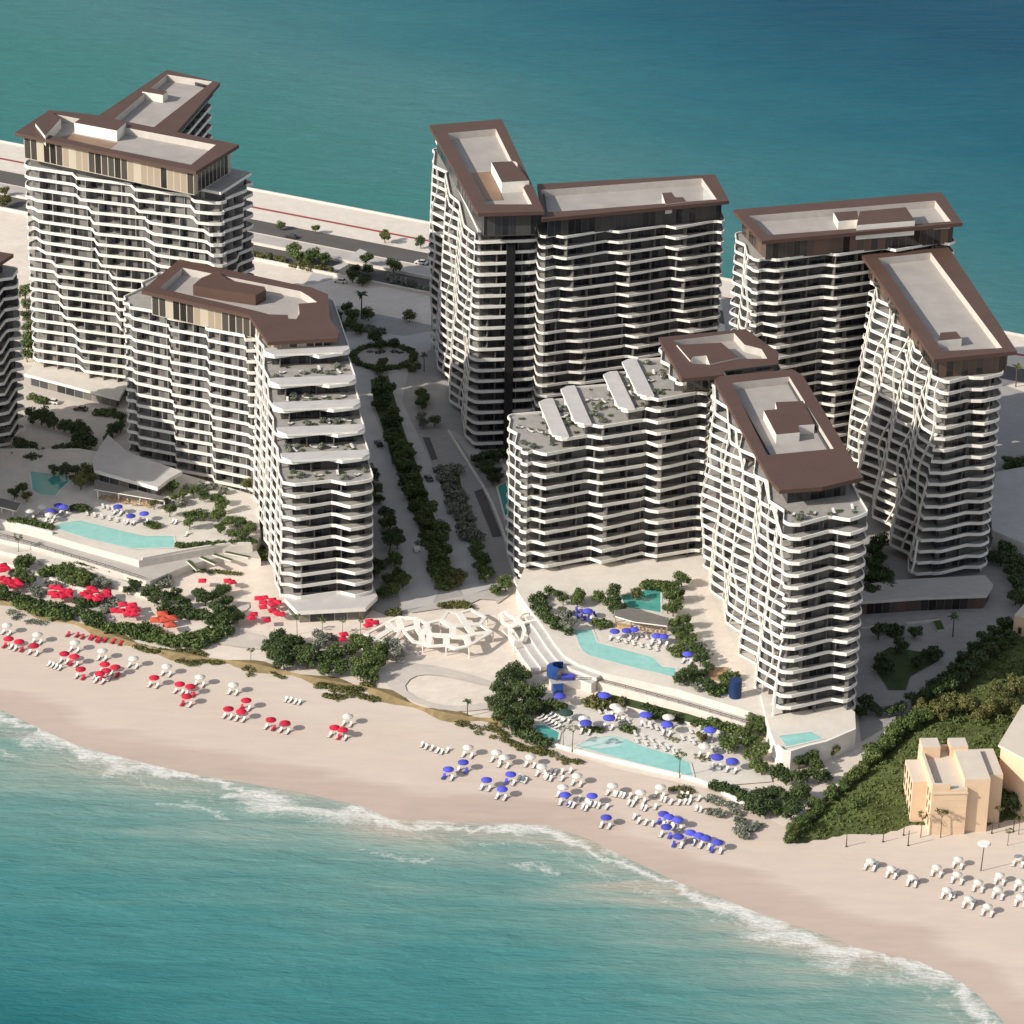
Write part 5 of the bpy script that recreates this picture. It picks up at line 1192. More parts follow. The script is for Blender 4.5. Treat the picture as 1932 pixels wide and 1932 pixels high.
plant('tree', 'leafgrey', 'i', [(590, 280), (630, 330), (600, 370), (640, 390)], ('greyish trees by the corner of the centre pool', 'greyish tree'), z=ZE, sc=.7)
plant('tree', 'leaf', 'i', [(500, 130), (560, 160), (600, 200), (720, 170), (700, 210)], ('trees at the foot of the stepped wing', 'tree'), z=ZE, sc=.75)
plant('tree', 'leaf', 'i', [(860, 170)], ('lone terrace trees', 'tall tree on the terrace left of the green pool'), z=ZE, sc=.9)
plant('tree', 'leafdark', 'i', [(960, 150), (980, 210), (1000, 260), (960, 280), (940, 230)], ('dark trees left of the green pool', 'dark tree'), z=ZE, sc=.8)
plant('tree', 'leafyel', 'i', [(1120, 160)], ('reddish trees in the pool', 'olive tree standing behind the green pool'), z=ZE, sc=.8)
plant('bush', 'leaf', 'i', line([(1180, 105), (1260, 110), (1300, 100)], 6, 10), ('shrubs behind the green pool', 'shrub'), z=ZE, sc=1.2)
plant('tree', 'leaf', 'i', [(1330, 100), (1390, 90), (1440, 60), (1350, 180), (1400, 170), (1340, 250), (1380, 270)], ('trees right of the green pool', 'tree'), z=ZE, sc=.85)
plant('bush', 'leaf', 'i', [(830, 370), (880, 360), (920, 380), (860, 390)], ('shrubs in the bed behind the centre pool', 'shrub'), z=ZE, sc=.9)
plant('tree', 'leaf', 'i', [(1390, 370), (1450, 360), (1400, 430), (1470, 430), (1500, 490), (1440, 470)], ('trees right of the pergola bar', 'tree'), z=ZE, sc=.8)
plant('bush', 'leaf', 'i', [(1370, 555), (1420, 545), (1450, 580), (1410, 590)], ('shrubs at the right end of the centre pool', 'shrub'), z=ZE, sc=1.05)
plant('tree', 'leafdark', 'i', [(1540, 560), (1570, 630), (1620, 680), (1580, 720), (1530, 770), (1470, 760), (1420, 760), (1590, 790), (1640, 820), (1520, 700)], ('trees of the dense bank between centre pool and lattice', 'tree'), z=ZE, sc=.75)
plant('bush', 'leafgrey', 'i', [(1500, 740), (1450, 780), (1550, 820), (1460, 720), (1560, 540), (1600, 600)], ('grey shrubs in the dense bank', 'grey shrub'), z=ZE, sc=1.)
plant('bush', 'leaf', 'i', [(1730, 760), (1780, 750), (1820, 750), (1760, 800), (1700, 840), (1740, 840), (1660, 860)], ('shrubs left of the dark blue pavilion', 'shrub'), z=ZE, sc=1.1)
plant('bush', 'leafyel', 'i', [(800, 930), (850, 920), (900, 930), (940, 940), (850, 960), (1000, 945)], ('olive shrubs under the walkway', 'olive shrub'), sc=1.2)
plant('bush', 'leafdark', 'i', [(1190, 970), (1220, 990), (1270, 1010), (1310, 1030), (1230, 1030), (1380, 1040), (1420, 1050)], ('dark shrubs behind the blue parasols', 'dark shrub'), sc=1.1)
plant('bush', 'leaf', 'i', [(780, 1125), (820, 1120), (850, 1130), (1040, 1120), (1090, 1120), (1070, 1135)], ('shrubs in the small beds above the lower pool', 'shrub'), sc=.85)
plant('bush', 'leaf', 'i', [(1550, 1080), (1600, 1090), (1660, 1085), (1710, 1110), (1770, 1120), (1810, 1140)], ('shrubs in the long bed right of the lower pool', 'shrub'), sc=1.2)
plant('tree', 'leafyel', 'i', [(1582, 1180)], ('columnar trees', 'narrow olive tree beside the lower pool loungers'), sc=.65)
plant('tree', 'leaf', 'i', [(1750, 1190), (1800, 1210), (1770, 1250)], ('round trees right of the lower pool', 'round tree'), sc=.8)
plant('low', 'leafyel', 'i', [(1340, 1190), (1370, 1200), (1400, 1210), (1550, 1320), (1590, 1330), (1610, 1345)], ('bright low plants among the loungers of the lower pool', 'bright low plant'))
plant('slim', 'leafgrey', 'i', [(605, 1130), (665, 1160)], ('saplings at the left end of the lower pool', 'sapling'), sc=.95)
plant('slim', 'leaf', 'i', [(1425, 1350)], ('saplings at the lower pool wall', 'crooked sapling at the right end of the lower pool'), sc=.9)
plant('tree', 'leaf', 'j', [(215, 700), (250, 690), (300, 650), (330, 680), (240, 760), (300, 760), (270, 830), (330, 840), (300, 900), (340, 920)], ('trees left of the white base of the front right tower', 'tree'), sc=.85)
plant('bush', 'leafdark', 'j', line([(50, 1030), (120, 1050), (200, 1080), (260, 1110)], 11, 10), ('dark shrubs behind the white wall end', 'dark shrub'), sc=1.)
plant('tree', 'leafdark', 'j', [(440, 950), (490, 980), (560, 980), (620, 960), (570, 880), (640, 870), (680, 910), (730, 960), (690, 970), (600, 830)], ('dark trees below the plunge pool', 'dark tree'), sc=.85)
plant('tree', 'leafyel', 'j', [(775, 810)], ('olive trees by the white base', 'olive tree at the corner of the white base'), sc=.8)
plant('bigtree', 'leafdark', 'j', [(310, 1100), (380, 1070), (440, 1060), (500, 1100), (570, 1080), (350, 1160), (430, 1160), (520, 1180), (590, 1060), (290, 1150)], ('large dark trees where gardens meet the sand', 'large dark tree'), sc=.8)
plant('bush', 'leafgrey', 'j', [(40, 1110), (90, 1130), (150, 1150), (30, 1190), (80, 1200), (180, 1190), (200, 1240), (230, 1280), (270, 1290), (310, 1270), (200, 1310), (240, 1330)], ('sparse grey shrubs on the sand before the large dark trees', 'sparse grey shrub'), sc=.95)
# right court and hillside
plant('tree', 'leafdark', 'j', [(1050, 100), (1270, 90), (1180, 180), (1070, 250), (1100, 310), (1050, 300), (1390, 230), (1340, 230), (1290, 270)], ('dark trees in the shaded court', 'dark tree in the court'), sc=.85)
plant('bush', 'leafdark', 'j', [(1130, 85), (1170, 85), (1150, 100)], ('shrubs in the shaded court', 'court shrub'), sc=1.2)
plant('palm', 'leafdark', 'j', [(1510, 5)], ('palms of the court', 'dark palm in front of the brown glazed podium'))
plant('tree', 'leafdark', 'j', [(960, 530), (1010, 540), (940, 580), (1040, 570), (1120, 570), (1190, 560)], ('dark trees at the right foot of the front right tower', 'dark tree'), sc=.8)
plant('tree', 'leafdark', 'd', [(500, 900), (560, 820), (560, 960), (500, 1050), (590, 1080), (480, 1150), (560, 1180), (620, 1150), (660, 1260), (560, 1290), (480, 1300)], ('dark trees in the narrow gap between the right towers', 'dark tree in the gap'))
plant('tree', 'leafdark', 'd', [(1640, 930), (1720, 960), (1800, 990), (1880, 1000), (1830, 1080), (1900, 1100), (1860, 1180), (1900, 1240), (1860, 1320), (1910, 1360), (1770, 900)], ('dark trees along the shaded drive at the right edge', 'dark tree'))
plant('tree', 'leaf', 'd', [(1780, 20), (1840, 60), (1900, 40), (1870, 110), (1800, 90)], ('trees beyond the right back tower', 'tree'), sc=.9)
plant('palm', 'leafyel', '6', [(1890, 1290)], ('palms of the back beach', 'yellowish palm on the back beach at the right edge'), sc=.8)
plant('tree', 'leafdark', 'c', [(1220, 250), (1290, 230), (1370, 240), (1450, 220), (1530, 210), (1280, 320), (1340, 390), (1420, 370), (1390, 450), (1440, 430), (1350, 300)], ('dark trees at the foot of the centre back tower', 'dark tree'), sc=.85)
plant('tree', 'leaf', 'j', line([(500, 1330), (560, 1270), (640, 1190), (720, 1120), (800, 1050), (880, 990), (940, 920), (990, 840)], 20, 26), ('trees along the lower edge of the green hillside', 'hillside edge tree'), sc=.68)
plant('tree', 'leaf', 'j', line([(1000, 860), (1070, 780), (1130, 720), (1190, 680), (1250, 650), (1320, 620)], 14, 24), ('trees along the upper left edge of the hillside', 'hillside tree'), sc=.9)
plant('bigtree', 'leafyel', 'j', [(1310, 560), (1400, 550), (1470, 520), (1530, 520), (1590, 550), (1660, 590), (1720, 560), (1760, 440), (1820, 470), (1880, 420), (1790, 540), (1870, 530), (1910, 600), (1620, 530), (1430, 590)], ('sunlit olive trees on top of the hillside', 'olive tree'), sc=.75)
plant('tree', 'leafdark', 'j', [(1260, 500), (1330, 470), (1390, 420), (1450, 370), (1510, 320), (1570, 270), (1640, 200), (1700, 150), (1760, 100), (1820, 60), (1860, 130), (1800, 160), (1730, 210), (1660, 270), (1600, 340), (1540, 400), (1480, 450), (1420, 470)], ('dark trees along the shaded top of the hillside', 'dark tree'), sc=.95)
plant('tree', 'leafdark', 'j', [(1790, 1090), (1840, 1060), (1880, 1080), (1830, 1120), (1900, 1130), (1920, 1070)], ('dark trees between the two villas', 'dark tree'), sc=.95)
# hillside ground cover
mb = MB(); rd = random.Random(9); n_ = 0
while n_ < 9000:
    x, y = rd.uniform(hx0, hx1), rd.uniform(hy0, hy1); z = hill_z(x, y)
    if z <= .02: continue
    n_ += 1; a = rd.random()*6.28; s_ = rd.uniform(.3, .75)*(1+.5*noise.noise(Vector((x*.1, y*.1, 3)))); dx, dy = math.cos(a)*s_*.5, math.sin(a)*s_*.5
    mb.face([(x-dx, y-dy, z-.05), (x+dx, y+dy, z-.05), (x+dx*.6+rd.uniform(-.3, .3), y+dy*.6+rd.uniform(-.3, .3), z+s_*rd.uniform(.5, 1)), (x-dx*.6, y-dy*.6, z+s_*.7)])
rd = random.Random(5); k = 0
while k < 110:
    x, y = rd.uniform(hx0, hx1), rd.uniform(hy0, hy1); z = hill_z(x, y)
    if z < .6 or inside((x, y), [L(-2, -1), L(W_, -1), L(W_, Dp+1), L(-2, Dp+1)]): continue
    k += 1; r_ = rd.uniform(.8, 2.3); blob_leaves(mb, k, [(x, y, z+r_*.25, r_*.7, .7), (x+r_*.6, y+.3, z+r_*.2, r_*.5, .7)], int(150*r_), .5)
o = mb.build('undergrowth', [M['leafhill'], M['leaf']])
o.data.polygons.foreach_set('material_index', [1 if noise.noise(Vector((p_.center.x*.16, p_.center.y*.16, 0))) > .1 else 0 for p_ in o.data.polygons]); tag(o, kind='stuff')
# terrace gardens on the towers
rd = random.Random(12)
for ti, (q, z, am) in enumerate(TERR):
    side = 'left' if q[0].x < -20 else 'right'
    for i in range(int(15*am)):
        a, b_ = rd.random(), rd.random(); p = q[0].lerp(q[1], a).lerp(q[3].lerp(q[2], a), b_)
        k = ('bush', 'low', 'low')[i % 3]; mat = ('leafgrey', 'leaf', 'leafyel')[i % 3]
        c = spawn(proto(k, mat)[i % 3], Vector((p.x, p.y, z+.02)), rd.random()*6, rd.uniform(.4, .8))
        tag(c, 'small potted plant on a garden terrace of the front %s tower' % side, 'plant', 'terrace plants of the front %s tower' % side)

plant('low', 'leaf', 'g', line([(560, 272), (700, 305), (840, 345), (960, 390)], 22, 6), ('low plants along the outer edge of the left walkway', 'low walkway plant'), z=1.25, sc=.85)
plant('low', 'leafgrey', 'g', line([(840, 400), (960, 430), (1090, 450)], 14, 8), ('low grey plants at the foot of the left planter wall', 'low grey plant'), sc=1.)
plant('bush', 'leafgrey', 'g', [(1120, 390), (1160, 380), (1180, 410), (1150, 420)], ('silver shrubs at the corner of the left walkway', 'silver shrub'))
plant('low', 'leafyel', 'g', line([(1400, 330), (1550, 340), (1680, 350)], 9, 10), ('dry low plants on the sunny court below the terrace point', 'dry low plant'))

# ------------------------------------------------------------------ parasols, loungers, cars, posts
def mk_parasol(cmat, r=1.45, h=2.35, n=10, square=False, drop=.55):
    T = empty('parasol', (0, 0, 0)); mb = MB(); top = Vector((0, 0, h+drop))
    if square: n = 4
    rim = [Vector((math.cos(2*math.pi*(i+.5)/n)*r*(1.35 if square else 1), math.sin(2*math.pi*(i+.5)/n)*r*(1.35 if square else 1), h)) for i in range(n)]
    mid = [p*.55+Vector((0, 0, h*.45+drop*.62)) for p in rim]
    for i in range(n):
        j = (i+1) % n; mb.face((rim[i], rim[j], mid[j], mid[i])); mb.face((mid[i], mid[j], top))
        mb.face((rim[i]-Vector((0, 0, .22)), rim[j]-Vector((0, 0, .22)), rim[j], rim[i]))
    mb.build('canopy', M[cmat], T); mb = MB(); mb.tube((0, 0, 0), (0, 0, h+drop-.03), .05, .04, 6); mb.build('pole', M['pole'], T)
    return [T, False]
def mk_lounger(cm='cushion'):
    T = empty('sun_lounger', (0, 0, 0)); mb = MB()
    mb.box((0, 0, .22), (.66, 1.95, .08))
    for x in (-.28, .28):
        for y in (-.8, .75): mb.box((x, y, .09), (.07, .07, .18))
    mb.build('frame', M['lframe'], T)
    mb = MB(); mb.box((0, -.3, .33), (.66, 1.3, .13)); mb.build('seat_cushion', M[cm], T)
    mb = MB(); V_ = [(-.33, .36, .3), (.33, .36, .3), (.33, 1., .82), (-.33, 1., .82)]; d = Vector((0, -.09, .1)); A = [Vector(v) for v in V_]; B = [v+d for v in A]
    mb.strip(A, B); mb.face(B); mb.face(A[::-1]); mb.build('backrest', M[cm], T); return [T, False]
PR = {k: mk_parasol(k) for k in ('red', 'blue', 'canvas')}
PR['greencanvas'] = mk_parasol('greencanvas', 2.0); PR['sqred'] = mk_parasol('red', 1.3, square=True); PR['orange'] = mk_parasol('orange', 1.6, square=True)
LG = {'cushion': mk_lounger(), 'red': mk_lounger('red'), 'blue': mk_lounger('blue')}
LAX = math.atan2(-.30, .95)          # the rows follow the shore
def lounger(cm, p, rz, lab, grp):
    c = spawn(LG[cm], p, rz, 1.); c.scale = (.98, 1.08, 1.); tag(c, lab, 'sun lounger', grp); return c
def parasols(kind, entries, what, z=None, loungers='cushion', lgrp=None, sc=.98, nl=2):
    es = sorted([(uv(s, x, y), s, x, y) for s, L2 in entries for x, y in L2])
    for i, ((u, v), s, x, y) in enumerate(es):
        hz = 2.6*sc
        if z is None:
            q = P(u, v, hz)
            for _ in range(2): q = P(u, v, gz(q.x, q.y)+hz)
            b0 = gz(q.x, q.y)
        else: q = P(u, v, z+hz); b0 = z
        c = spawn(PR[kind], Vector((q.x, q.y, b0)), random.random()*.6, sc); c.scale = (sc, sc, sc)
        tag(c, ordlab(i, len(es), what), 'parasol', what[0])
        for k in range(nl):
            ox = (k-.5*(nl-1))*2.0+random.uniform(-.12, .12); oy = -.9
            rz = LAX+random.uniform(-.06, .06)
            p = Vector((q.x+math.cos(rz)*ox-math.sin(rz)*oy, q.y+math.sin(rz)*ox+math.cos(rz)*oy, 0)); p.z = gz(p.x, p.y) if z is None else z
            cm = loungers if (i*3+k) % 4 else lgrp[1]
            lounger(cm, p, rz, lgrp[0] % ('white' if cm == 'cushion' else cm), (lgrp[0] % ('white' if cm == 'cushion' else cm))+'s')
parasols('red', [('g', [(60, 805), (135, 825), (240, 853), (455, 910), (525, 930), (570, 1020), (740, 985), (750, 1030), (815, 1005), (705, 1050), (1090, 1080), (1270, 1125), (1345, 1142), (1320, 1212), (1740, 1240), (1615, 1300), (1705, 1318)]), ('h', [(305, 1055), (405, 1078), (755, 1110), (812, 1125)])],
         ('red round parasols on the beach', 'red round parasol'), lgrp=('%s lounger beside a red round beach parasol', 'red'))
parasols('canvas', [('g', [(50, 710), (265, 775), (530, 832), (725, 890), (945, 945), (1180, 1000), (1415, 1075), (1650, 1130)]), ('h', [(850, 1030)])],
         ('white parasols among the red ones on the beach', 'white parasol'), lgrp=('%s lounger beside a white parasol on the left beach', 'cushion'))
parasols('blue', [('h', [(1665, 1355), (1560, 1405), (1830, 1480)]), ('i', [(230, 1440), (170, 1545), (615, 1585), (805, 1592), (905, 1745), (1310, 1720), (1345, 1740), (1410, 1762), (1330, 1812), (1415, 1880), (1500, 1852), (1560, 1872), (1610, 1892), (1690, 1920)])],
         ('blue parasols on the sand', 'blue parasol'), lgrp=('%s lounger beside a blue parasol on the sand', 'blue'))
parasols('canvas', [('h', [(1700, 1250)]), ('i', [(130, 1285), (185, 1320), (370, 1318), (450, 1385), (700, 1450), (950, 1520), (1150, 1568), (1290, 1530), (600, 1530)])],
         ('white parasols among the blue ones on the sand', 'white parasol'), lgrp=('%s lounger beside a white parasol on the middle beach', 'cushion'))
parasols('canvas', [('k', [(310, 1390), (1010, 1455), (1240, 1370), (1230, 1530), (1450, 1615), (1660, 1690), (1680, 1540), (1120, 1695), (1350, 1790), (1550, 1870), (530, 1470), (750, 1560), (1890, 1610), (1900, 1770), (1880, 1350)])],
         ('white parasols on the villa beach', 'white parasol'), lgrp=('%s lounger beside a parasol on the villa beach', 'cushion'), sc=.82, nl=2)
parasols('blue', [('i', [(575, 885), (890, 880), (925, 1040), (760, 1075), (1185, 1018), (1335, 1085), (1640, 1125), (1690, 1318), (1795, 1345)])], ('blue parasols around the lower pool', 'blue parasol'), z=.35, lgrp=('%s lounger beside a blue parasol of the lower pool', 'cushion'), sc=1.15)
parasols('canvas', [('i', [(750, 1045), (1000, 985), (1345, 1035), (970, 960), (1600, 1240)])], ('white parasols around the lower pool', 'white parasol'), z=.35, lgrp=('%s lounger beside a white parasol of the lower pool', 'cushion'), sc=1.1)
parasols('greencanvas', [('i', [(620, 1005)])], ('green parasols', 'dark green parasol above the small green pool'), z=.35, lgrp=('%s lounger beside the dark green parasol', 'cushion'))
parasols('blue', [('i', [(775, 285), (1050, 425), (1100, 418), (965, 430), (1260, 462), (1310, 465), (1480, 590)])], ('blue parasols on the centre pool terrace', 'blue parasol'), z=ZE, lgrp=('%s lounger beside a blue parasol of the centre pool', 'cushion'))
parasols('blue', [('a', [(1190, 598), (1320, 692), (1455, 668), (590, 585), (640, 600), (520, 640)])], ('blue parasols on the left pool terrace', 'blue parasol'), z=ZD, lgrp=('%s lounger beside a blue parasol of the left pool', 'cushion'))
parasols('canvas', [('a', [(300, 640), (500, 680), (420, 600)])], ('white parasols at the left end of the left pool', 'white parasol'), z=ZD, lgrp=('%s lounger beside a white parasol of the left pool', 'cushion'))
parasols('sqred', [('a', [(30, 1190), (60, 1225), (10, 1240), (20, 1320), (70, 1330), (110, 1360), (160, 1345), (190, 1375), (130, 1400), (40, 1370)])], ('red square parasols at the left edge', 'red square parasol'), nl=0)
parasols('sqred', [('a', [(540, 1410), (590, 1415), (530, 1470), (590, 1480), (650, 1450), (690, 1450), (640, 1500), (690, 1490), (560, 1500)])], ('red square parasols of the second cluster', 'red square parasol'), nl=0)
parasols('sqred', [('a', [(920, 1420), (890, 1460), (950, 1450), (1080, 1455), (1080, 1490), (1010, 1500), (980, 1530), (850, 1480), (910, 1510)])], ('red square parasols of the third cluster', 'red square parasol'), nl=0)
parasols('sqred', [('a', [(1240, 1585), (1340, 1590), (1310, 1630), (1370, 1640), (1160, 1645), (1220, 1650), (1290, 1680), (1350, 1680)])], ('red square parasols of the fourth cluster', 'red square parasol'), nl=0)
parasols('orange', [('a', [(1640, 1680), (1570, 1740), (1650, 1740), (1730, 1720), (1720, 1790)])], ('orange red parasols behind the long hedge', 'orange red parasol'), nl=0)
parasols('sqred', [('4', [(260, 1395), (310, 1390), (300, 1430), (380, 1410), (420, 1430), (380, 1450), (300, 1470), (380, 1500), (450, 1530), (420, 1520), (220, 1530), (200, 1560), (330, 1580)])], ('red square parasols at the foot of the left tower', 'red square parasol'), nl=0, sc=.9)
parasols('sqred', [('g', [(1430, 395), (1610, 395), (1640, 405)])], ('red square parasols behind the dark garden trees', 'red square parasol'), nl=0, sc=.9)
parasols('sqred', [('4', [(1200, 1590), (1250, 1600), (1190, 1625), (860, 1710), (985, 1700), (975, 1740)])], ('red square parasols left of the white cell canopy', 'red square parasol'), nl=0, sc=.9)
# free standing loungers
def rowl(s, pts, lab, z=None, cm='cushion', rz=None, grp=None):
    for x, y in pts:
        q = GQ(s, x, y) if z is None else Q(s, x, y, z)
        if z is not None: q.z = z
        lounger(cm, q, (LAX if rz is None else rz)+random.uniform(-.08, .08), lab, grp or lab+' in a row')
rowl('g', [(345, 1000), (370, 1010), (395, 1020), (420, 1030), (665, 1090), (690, 1100)], 'white lounger without parasol in front of the red parasols')
rowl('h', [(410, 930), (440, 935), (475, 945), (505, 950)], 'white lounger without parasol below the grove slope')
rowl('h', [(1370, 1250), (1400, 1265), (1440, 1275), (1480, 1290), (1510, 1300), (1550, 1290)], 'white lounger without parasol left of the blue parasols')
rowl('i', [(480, 1480), (510, 1490), (590, 1490), (640, 1670), (670, 1680), (735, 1690), (760, 1700), (1060, 1660), (1090, 1670), (1155, 1690), (1180, 1700), (1250, 1690), (1100, 1760), (1130, 1790), (1180, 1800), (1230, 1810), (1540, 1700), (1570, 1710), (290, 1480), (310, 1495), (330, 1505)], 'white lounger without parasol on the middle beach')
rowl('k', [(320, 1440), (370, 1460), (540, 1520), (590, 1550), (740, 1610), (790, 1630), (1150, 1760), (1190, 1780), (1370, 1850), (1400, 1860)], 'white lounger without parasol on the villa beach')
rowl('i', line([(985, 505), (1260, 570)], 6), 'white lounger standing in line on the centre pool ledge', ZE, rz=.3)
rowl('i', line([(1060, 455), (1320, 515)], 7), 'white lounger behind the ledge row at the centre pool', ZE, rz=.3)
rowl('a', line([(880, 690), (1330, 790)], 7), 'white lounger standing in line beside the left pool', ZD, rz=.3)
rowl('a', line([(1040, 620), (1280, 680)], 6), 'white lounger in the back row beside the left pool', ZD, rz=.3)
rowl('i', line([(1110, 1170), (1400, 1290)], 6)+line([(1120, 1220), (1380, 1300)], 5)+line([(1180, 1110), (1300, 1140)], 4), 'white lounger on the deck behind the lower pool', .35, rz=.35)
rowl('i', line([(440, 1050), (560, 1120)], 6)+line([(470, 1020), (590, 1080)], 5), 'white lounger on the deck above the small green pool', .35, rz=-.9)
rowl('a', [(680, 640), (600, 650), (450, 690), (520, 720), (1740, 770), (1770, 780), (1880, 900)], 'white lounger at the ends of the left pool terrace', ZD)
rowl('i', line([(700, 1640), (900, 1690)], 5, 14)+line([(950, 1600), (1080, 1620)], 4, 12)+line([(1290, 1640), (1480, 1660)], 6, 16)+line([(1420, 1600), (1600, 1640)], 5, 16)+line([(460, 1440), (640, 1440)], 5, 14), 'white lounger scattered over the sand below the lower pool')
rowl('g', line([(480, 790), (700, 830)], 5, 10)+line([(640, 815), (850, 850)], 5, 10), 'lounger in the loose rows behind the red parasols', None, 'red')
rowl('i', line([(680, 320), (790, 380)], 5, 8)+line([(700, 300), (820, 330)], 4, 8), 'blue lounger in the corner behind the centre pool', ZE, 'blue', rz=.3)
rowl('i', line([(860, 1010), (1060, 1080)], 6, 10)+line([(1450, 1200), (1680, 1280)], 7, 12)+line([(1500, 1150), (1640, 1180)], 4, 8), 'white lounger in the loose rows above the lower pool', .35, rz=.35)
# dining chairs by the left pergola
def mk_chair():
    T = empty('chair', (0, 0, 0)); mb = MB(); mb.box((0, 0, .43), (.5, .5, .08)); mb.build('seat', M['wood'], T); mb = MB(); mb.box((0, .23, .72), (.5, .06, .5)); mb.build('backrest', M['wood'], T)
    for x in (-.2, .2):
        for y in (-.2, .2): mb = MB(); mb.box((x, y, .2), (.06, .06, .4)); mb.build('leg', M['wood'], T)
    return [T, False]
CH = mk_chair()
for x, y in line([(1010, 540), (1500, 620)], 14, 10)+line([(1040, 520), (1480, 590)], 13, 10):
    q = Q('a', x, y, ZD); c = spawn(CH, q, random.random()*6, 1.1); c.scale = (1.2, 1.2, 1.2); tag(c, 'timber dining chair under the edge of the left pergola', 'chair', 'timber dining chairs by the left pergola')
for x, y in line([(1090, 425), (1320, 470)], 9, 6):
    q = Q('i', x, y, ZE); c = spawn(CH, q, .3, 1.1); c.scale = (1.2, 1.2, 1.2); tag(c, 'timber chair in front of the centre pergola bar', 'chair', 'timber chairs at the centre pergola bar')
# cars
def mk_car(body):
    T = empty('parked_car', (0, 0, 0)); mb = MB()
    prof = [(-2.2, .35), (-2.25, .75), (-2.1, .95), (-1.3, 1.02), (1.0, 1.0), (2.0, .85), (2.25, .6), (2.2, .3)]
    for a, b_ in zip(prof, prof[1:]): mb.face([(-.9, a[0], a[1]), (-.9, b_[0], b_[1]), (.9, b_[0], b_[1]), (.9, a[0], a[1])][::-1])
    for sx in (-.9, .9):
        f = [(sx, p[0], p[1]) for p in prof]; mb.face(f if sx > 0 else f[::-1])
    mb.face([(-.9, -2.2, .35), (.9, -2.2, .35), (.9, 2.2, .3), (-.9, 2.2, .3)][::-1]); mb.build('body', body, T)
    mb = MB(); lo = [(-.82, -1.7), (.82, -1.7), (.82, 1.1), (-.82, 1.1)]; hi = [(-.66, -1.25), (.66, -1.25), (.66, .35), (-.66, .35)]
    A = [Vector((x, y, 1.0)) for x, y in lo]; B = [Vector((x, y, 1.46)) for x, y in hi]; mb.strip(A, B); mb.build('windows', M['carglass'], T)
    mb = MB(); mb.prism([(x, y) for x, y in hi], 1.455, 1.5); mb.build('roof', body, T)
    for x in (-.82, .82):
        for y in (-1.4, 1.4): mb = MB(); mb.tube((x-.1, y, .33), (x+.1, y, .33), .33, .33, 12); mb.build('wheel', M['tyre'], T)
    return T
CP = {k: plain('car_paint_'+k, c, .3, .03, 1, .5) for k, c in (('black', (.025, .025, .028)), ('grey', (.1, .1, .105)), ('white', (.7, .69, .67)), ('brown', (.12, .09, .07)))}
for s, x, y, col, rz, lab in (('c', 235, 105, 'black', .32, 'black car driving in the left avenue lane'), ('c', 742, 455, 'grey', .32, 'grey car in the right avenue lane'), ('2', 370, 905, 'white', 1.2, 'white car on the forecourt of the back left tower'),
        ('2', 570, 955, 'brown', 1.35, 'brown car on the forecourt of the back left tower'), ('3', 1640, 292, 'white', 1.15, 'white car on the coast road by the centre tower'), ('3', 540, 72, 'black', 1.15, 'black car on the coast road left of the verge trees'), ('b', 215, 75, 'white', 1.3, 'white car at the end of the junction ramp')):
    T = mk_car(CP[col]); q = Q(s, x, y, .7); T.location = (q.x, q.y, .06); T.rotation_euler = (0, 0, rz); tag(T, lab, 'car')
T = empty('planter_cart', Q('c', 620, 1195), 'white cart carrying a small dark plant in the left avenue lane', 'cart'); T.location.z = 0
q = Q('c', 620, 1195); mb = MB(); mb.box((q.x, q.y, .75), (1.7, 2.2, .9), .3); mb.box((q.x, q.y+.2, 1.3), (1.5, 1.2, .2), .3); mb.build('box', M['white'], T)
mb = MB(); blob_leaves(mb, 4, [(q.x, q.y+.9, 2.1, .8, 1.3)], 90, .4); mb.build('plant', M['leafdark'], T)
for dx, dy in ((-.8, -.8), (.8, -.8), (-.8, .8), (.8, .8)): mb = MB(); mb.tube((q.x+dx-.08, q.y+dy, .3), (q.x+dx+.08, q.y+dy, .3), .3, .3, 10); mb.build('wheel', M['tyre'], T)
# posts and lamp on the villa beach
def mk_post(h): 
    T = empty('post', (0, 0, 0)); mb = MB(); mb.tube((0, 0, 0), (0, 0, h), .13, .1, 8); mb.build('shaft', M['post'], T); mb = MB(); mb.tube((0, 0, 0), (0, 0, .25), .28, .22, 10); mb.build('foot', M['post'], T); return T
for x, y, h, lab in ((48, 1250, 3.0, 'leftmost dark post where hillside meets the sand'), (437, 1200, 2.4, 'short dark post at the hillside foot'), (655, 1130, 2.2, 'shortest dark post close to the hillside scrub'), (703, 1240, 4.2, 'tall dark post left of the villa saplings'),
        (1590, 1110, 3.2, 'dark post in the shade right of the villa'), (1820, 1090, 3.4, 'dark post below the trees between the villas')):
    q = GQ('k', x, y); T = mk_post(h); T.location = q; tag(T, lab, 'post', 'dark posts on the villa beach')
q = GQ('k', 1475, 1508); T = empty('street_lamp', (0, 0, 0), 'tall dark lamp post with a white disc shade on the villa beach', 'street lamp'); mb = MB(); mb.tube((0, 0, 0), (.3, .1, 7.6), .14, .1, 8); mb.build('pole', M['post'], T)
mb = MB(); mb.tube((.3, .1, 7.4), (.3, .1, 7.75), 1.6, 1.3, 18); mb.build('lamp_shade', M['white'], T); T.location = q
for i, (x, y, k) in enumerate(((850, 960, .9), (1065, 940, 1.), (1680, 880, .8), (1890, 960, .75), (1770, 1090, .7))):
    q = Q('k', x, y, 5.6*k); b0 = gz(q.x, q.y); c = spawn(proto('slim', 'leafyel')[i % 2], Vector((q.x, q.y, b0)), i*1.3, k)
    tag(c, ('sapling in front of the villa corner', 'sapling in front of the villa front wall', 'sapling in the shade right of the villa', 'sapling at the right edge near the villas', 'crooked sapling right of the lamp post')[i], 'sapling', 'saplings on the villa beach')
